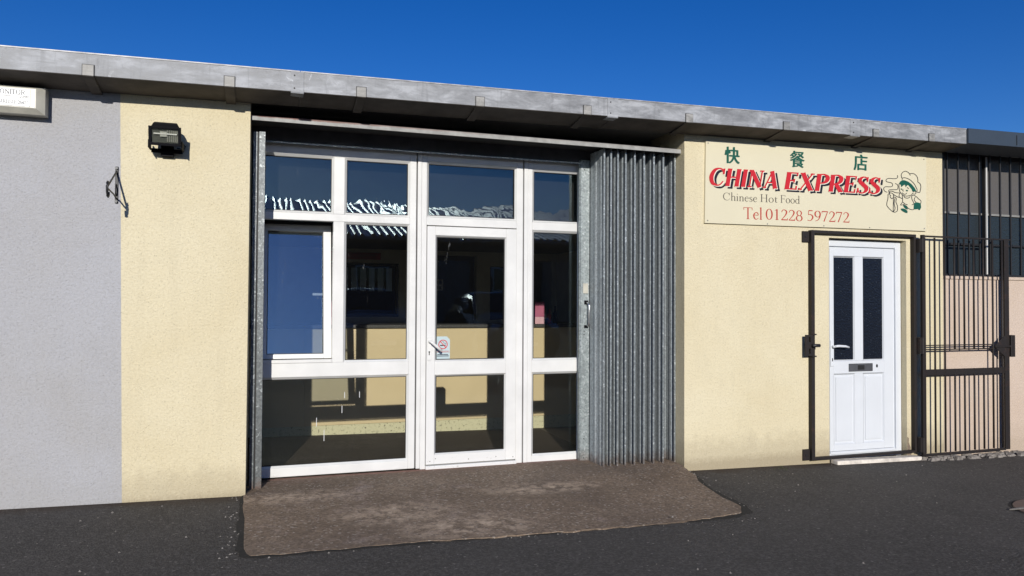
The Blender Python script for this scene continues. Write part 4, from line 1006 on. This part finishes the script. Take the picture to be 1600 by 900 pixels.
# ------------------------------------------------------------------ small ground things
mh = empty('manhole_cover', (5.5, -1.86, g(5.5)), 'round rusty brown manhole cover in the asphalt at the right edge', 'manhole cover')
MB().prismz([(5.5+.36*math.cos(a), -1.86+.36*math.sin(a)) for a in [2*math.pi*k/48 for k in range(48)]], g(5.5)-.02, g(5.5)+.008).build('rim', 'tar', mh)
MB().prismz([(5.5+.34*math.cos(a), -1.86+.34*math.sin(a)) for a in [2*math.pi*k/48 for k in range(48)]], g(5.5)-.02, g(5.5)+.016).build('lid', 'manhole', mh, .004)
MB().prismz([(5.26+.14*math.cos(a), -1.70+.016*math.sin(a)) for a in [2*math.pi*k/12 for k in range(12)]], g(5.5)+.016, g(5.5)+.019).build('scrape_mark', 'stone', mh)
wd = MB(); rw = random.Random(5)
for k in range(46):
    a = rw.uniform(0, 6.28); r_ = rw.uniform(0, .055); x = 4.38+r_*math.cos(a)*1.7; y = -.14+r_*math.sin(a); z = g(4.4)+rw.uniform(.002, .022); s_ = rw.uniform(.005, .011); b_ = rw.uniform(0, 6.28)
    dx, dy = math.cos(b_)*s_, math.sin(b_)*s_
    wd.add([(x-dx, y-dy, z), (x+dy*.4, y-dx*.4, z+.004), (x+dx, y+dy, z+s_*.7), (x-dy*.4, y+dx*.4, z+.004)], [(0, 1, 2, 3)])
tag(wd.build('weed', 'leaf', fix=False), 'tiny green weed growing at the foot of the cream wall', 'weed')
# loose grit
gv = MB(); rg = random.Random(11)
def stone_at(mb, x, y, z, s_, r=rg):
    a = r.uniform(0, 6.28); v = []
    for k in range(5):
        q = a+k*1.2566; rr = s_*r.uniform(.7, 1.15); v.append((x+rr*math.cos(q), y+rr*math.sin(q), z-.002))
    v.append((x+r.uniform(-.3, .3)*s_, y+r.uniform(-.3, .3)*s_, z+s_*r.uniform(.4, .8)))
    mb.add(v, [(i, (i+1) % 5, 5) for i in range(5)])
for k in range(260):
    x = rg.uniform(-3, 8.5); y = -abs(rg.gauss(0, 1.0)) if rg.random() < .6 else rg.uniform(-3.5, -.02)
    if -.13 < x < 3.35 and y > -1.36:
        if rg.random() < .93: continue
        z = g(x)+.03+.06*max(0, min(1, (y+1.2)/1.65))
    else: z = g(x)+.001
    stone_at(gv, x, y-.01, z, rg.choice((.003, .003, .004, .005, .007, .010)))
for k in range(110):
    side = rg.random()
    if side < .4: x = -.16+rg.gauss(0, .05); y = rg.uniform(-1.35, -.02)
    elif side < .75:
        y = rg.uniform(-1.2, 0); x = interp(Rgt, y)+abs(rg.gauss(0, .05))+.02
    else: x = rg.uniform(-.1, 3.2); y = -1.39-abs(rg.gauss(0, .03))
    stone_at(gv, x, y, g(x)+.003, rg.uniform(.003, .009))
tag(gv.build('grit', 'stone'), 'loose pale grit scattered over the asphalt', 'grit', kind='stuff')
# crumbling plinth under the gate and pink wall
rb = MB(); rr_ = random.Random(21)
for k in range(150):
    x = rr_.uniform(6.05, 9.0); s_ = rr_.uniform(.015, .05)
    y = -rr_.uniform(.0, .16); z = g(x)
    v = []
    for (a, b, c) in ((-1, -1, 0), (1, -1, 0), (1, 1, 0), (-1, 1, 0), (-.7, -.7, 1), (.7, -.7, 1), (.7, .7, 1), (-.7, .7, 1)):
        v.append((x+a*s_*rr_.uniform(.7, 1.4), y+b*s_*.6*rr_.uniform(.7, 1.2), z-.005+c*s_*rr_.uniform(.5, .9)))
    rb.add(v, [(0, 3, 2, 1), (4, 5, 6, 7), (0, 1, 5, 4), (1, 2, 6, 5), (2, 3, 7, 6), (3, 0, 4, 7)])
tag(rb.build('rubble', 'rubble'), 'crumbled grey mortar along the foot of the pink wall', 'rubble', kind='stuff')
MB().box(6.05, 14, -.022, -.0005, -.3, -.018).build('plinth', 'rubble', right, .004)

# ------------------------------------------------------------------ across the yard (seen mirrored in the glass)
op = empty('opposite_unit', (5, -25, .5), 'dark brick workshop with corrugated roof mirrored in the shopfront glass', 'building')
OY = -25.0
MB().box(-14, 34, -45, OY, -.6, 4.25).build('wall', 'brick', op)
v = []; xs = [-14.3+i*.033 for i in range(int(48.6/.033))]
for x in xs:
    h = .085*math.cos(2*math.pi*x/.33)
    for (y, z) in ((OY+.3, 4.36), (-35.0, 7.05), (-45.4, 4.3)): v.append((x, y, z+h))
f = [(3*i+k, 3*i+3+k, 3*i+4+k, 3*i+1+k) for i in range(len(xs)-1) for k in (0, 1)]
M['tinroof'] = plain('zinc_sheet_roof', (.85, .86, .86), .30, 1.0, .05, 3)
MB().add(v, f).build('roof', 'tinroof', op, fix=False)
MB().box(-14.2, 34.2, OY+.28, OY+.36, 4.18, 4.30).build('gutter', 'fascia', op)
for x in range(-12, 30, 6):
    o = MB().box(x, x+2.6, OY+.004, OY+.05, .05, 3.4).build('roller_door', 'door_blue', op)
    wq = MB().box(x+3.6, x+5.0, OY+.004, OY+.05, 2.0, 3.1).build('window', 'upvc', op)
    MB().box(x+3.66, x+4.27, OY+.051, OY+.055, 2.06, 3.04).build('pane', 'carglass', wq); MB().box(x+4.33, x+4.94, OY+.051, OY+.055, 2.06, 3.04).build('pane', 'carglass', wq)

def car(name, loc, paint, label):
    c = empty(name, loc, label, 'car', 'cars parked across the yard')
    X0, Y0, Z0 = loc
    # cross sections along Y: nose at +2.05, tail at -2.05; (y, half width low, half width top, z top, z belt)
    secs = [(2.06, .62, .52, .62, .40), (1.95, .78, .66, .74, .45), (1.6, .85, .74, .86, .5), (1.15, .87, .76, .95, .55), (.85, .87, .76, .99, .56), (.1, .87, .62, 1.40, .90), (-.5, .87, .60, 1.46, .92), (-1.2, .87, .60, 1.42, .92), (-1.75, .85, .62, 1.20, .90), (-2.0, .80, .66, .92, .60), (-2.06, .70, .60, .60, .45)]
    v = []; f = []; n = 10
    for (y, wl, wt, zt, zb) in secs:
        ring = [(-wl*.92, .20), (-wl, .42), (-wl, zb), (-wl*.98, min(zt, zb+.05)), (-wt, zt-.06), (-wt*.6, zt), (wt*.6, zt), (wt, zt-.06), (wl*.98, min(zt, zb+.05)), (wl, zb), (wl, .42), (wl*.92, .20)]
        n = len(ring); v += [(X0+a, Y0+y, Z0+b) for a, b in ring]
    for k in range(len(secs)-1):
        for i in range(n): f.append((n*k+i, n*k+(i+1) % n, n*(k+1)+(i+1) % n, n*(k+1)+i))
    f += [tuple(range(n)), tuple(range(n*(len(secs)-1), n*len(secs)))[::-1]]
    MB().add(v, f).build('body', paint, c, .03, smooth=True, seg=3)
    MB().add([(X0+a, Y0+b, Z0+z) for a, b, z in ((-.70, .80, 1.02), (.70, .80, 1.02), (.58, .16, 1.385), (-.58, .16, 1.385), (-.70, .82, 1.03), (.70, .82, 1.03), (.58, .18, 1.40), (-.58, .18, 1.40))],
             [(0, 1, 2, 3), (4, 5, 6, 7), (0, 1, 5, 4), (1, 2, 6, 5), (2, 3, 7, 6), (3, 0, 4, 7)]).build('windscreen', 'carglass', c)
    for sx in (-1, 1):
        xs_ = X0+sx*.815
        MB().add([(xs_+sx*.05*k+sx*(.0 if z < 1.0 else -.13), Y0+b, Z0+z) for k in (0, .6) for b, z in ((.62, .98), (.05, 1.30), (-1.1, 1.32), (-1.55, 1.0))],
                 [(0, 1, 2, 3), (4, 5, 6, 7), (0, 1, 5, 4), (1, 2, 6, 5), (2, 3, 7, 6), (3, 0, 4, 7)]).build('side_window', 'carglass', c)
        MB().tube([(X0+sx*.55, Y0+1.93, Z0+.64), (X0+sx*.72, Y0+1.86, Z0+.67)], [.09, .10], 12).build('headlight', 'lamp', c, smooth=True)
        MB().box(min(xs_, xs_+sx*.16), max(xs_, xs_+sx*.16), Y0+.55, Y0+.68, Z0+.94, Z0+1.06).build('door_mirror', paint, c, .03)
        for yy in (1.30, -1.30):
            wh = MB().tube([(X0+sx*.68, Y0+yy, Z0+.31), (X0+sx*.88, Y0+yy, Z0+.31)], .31, 20).build('wheel', 'tyre', c)
            MB().tube([(X0+sx*.881, Y0+yy, Z0+.31), (X0+sx*.89, Y0+yy, Z0+.31)], .20, 16).build('rim', 'chrome', wh)
    MB().box(X0-.40, X0+.40, Y0+2.03, Y0+2.075, Z0+.44, Z0+.56).build('grille', 'plastic', c, .01)
    MB().box(X0-.26, X0+.26, Y0+2.065, Y0+2.085, Z0+.30, Z0+.40).build('number_plate', 'white', c)
    return c
car('parked_car', (2.2, -9.9, .36), 'carpaint', 'dark blue hatchback parked across the yard facing the shopfront')
car('parked_car', (5.1, -9.7, .32), 'carpaint2', 'graphite hatchback parked across the yard beside the dark blue one')
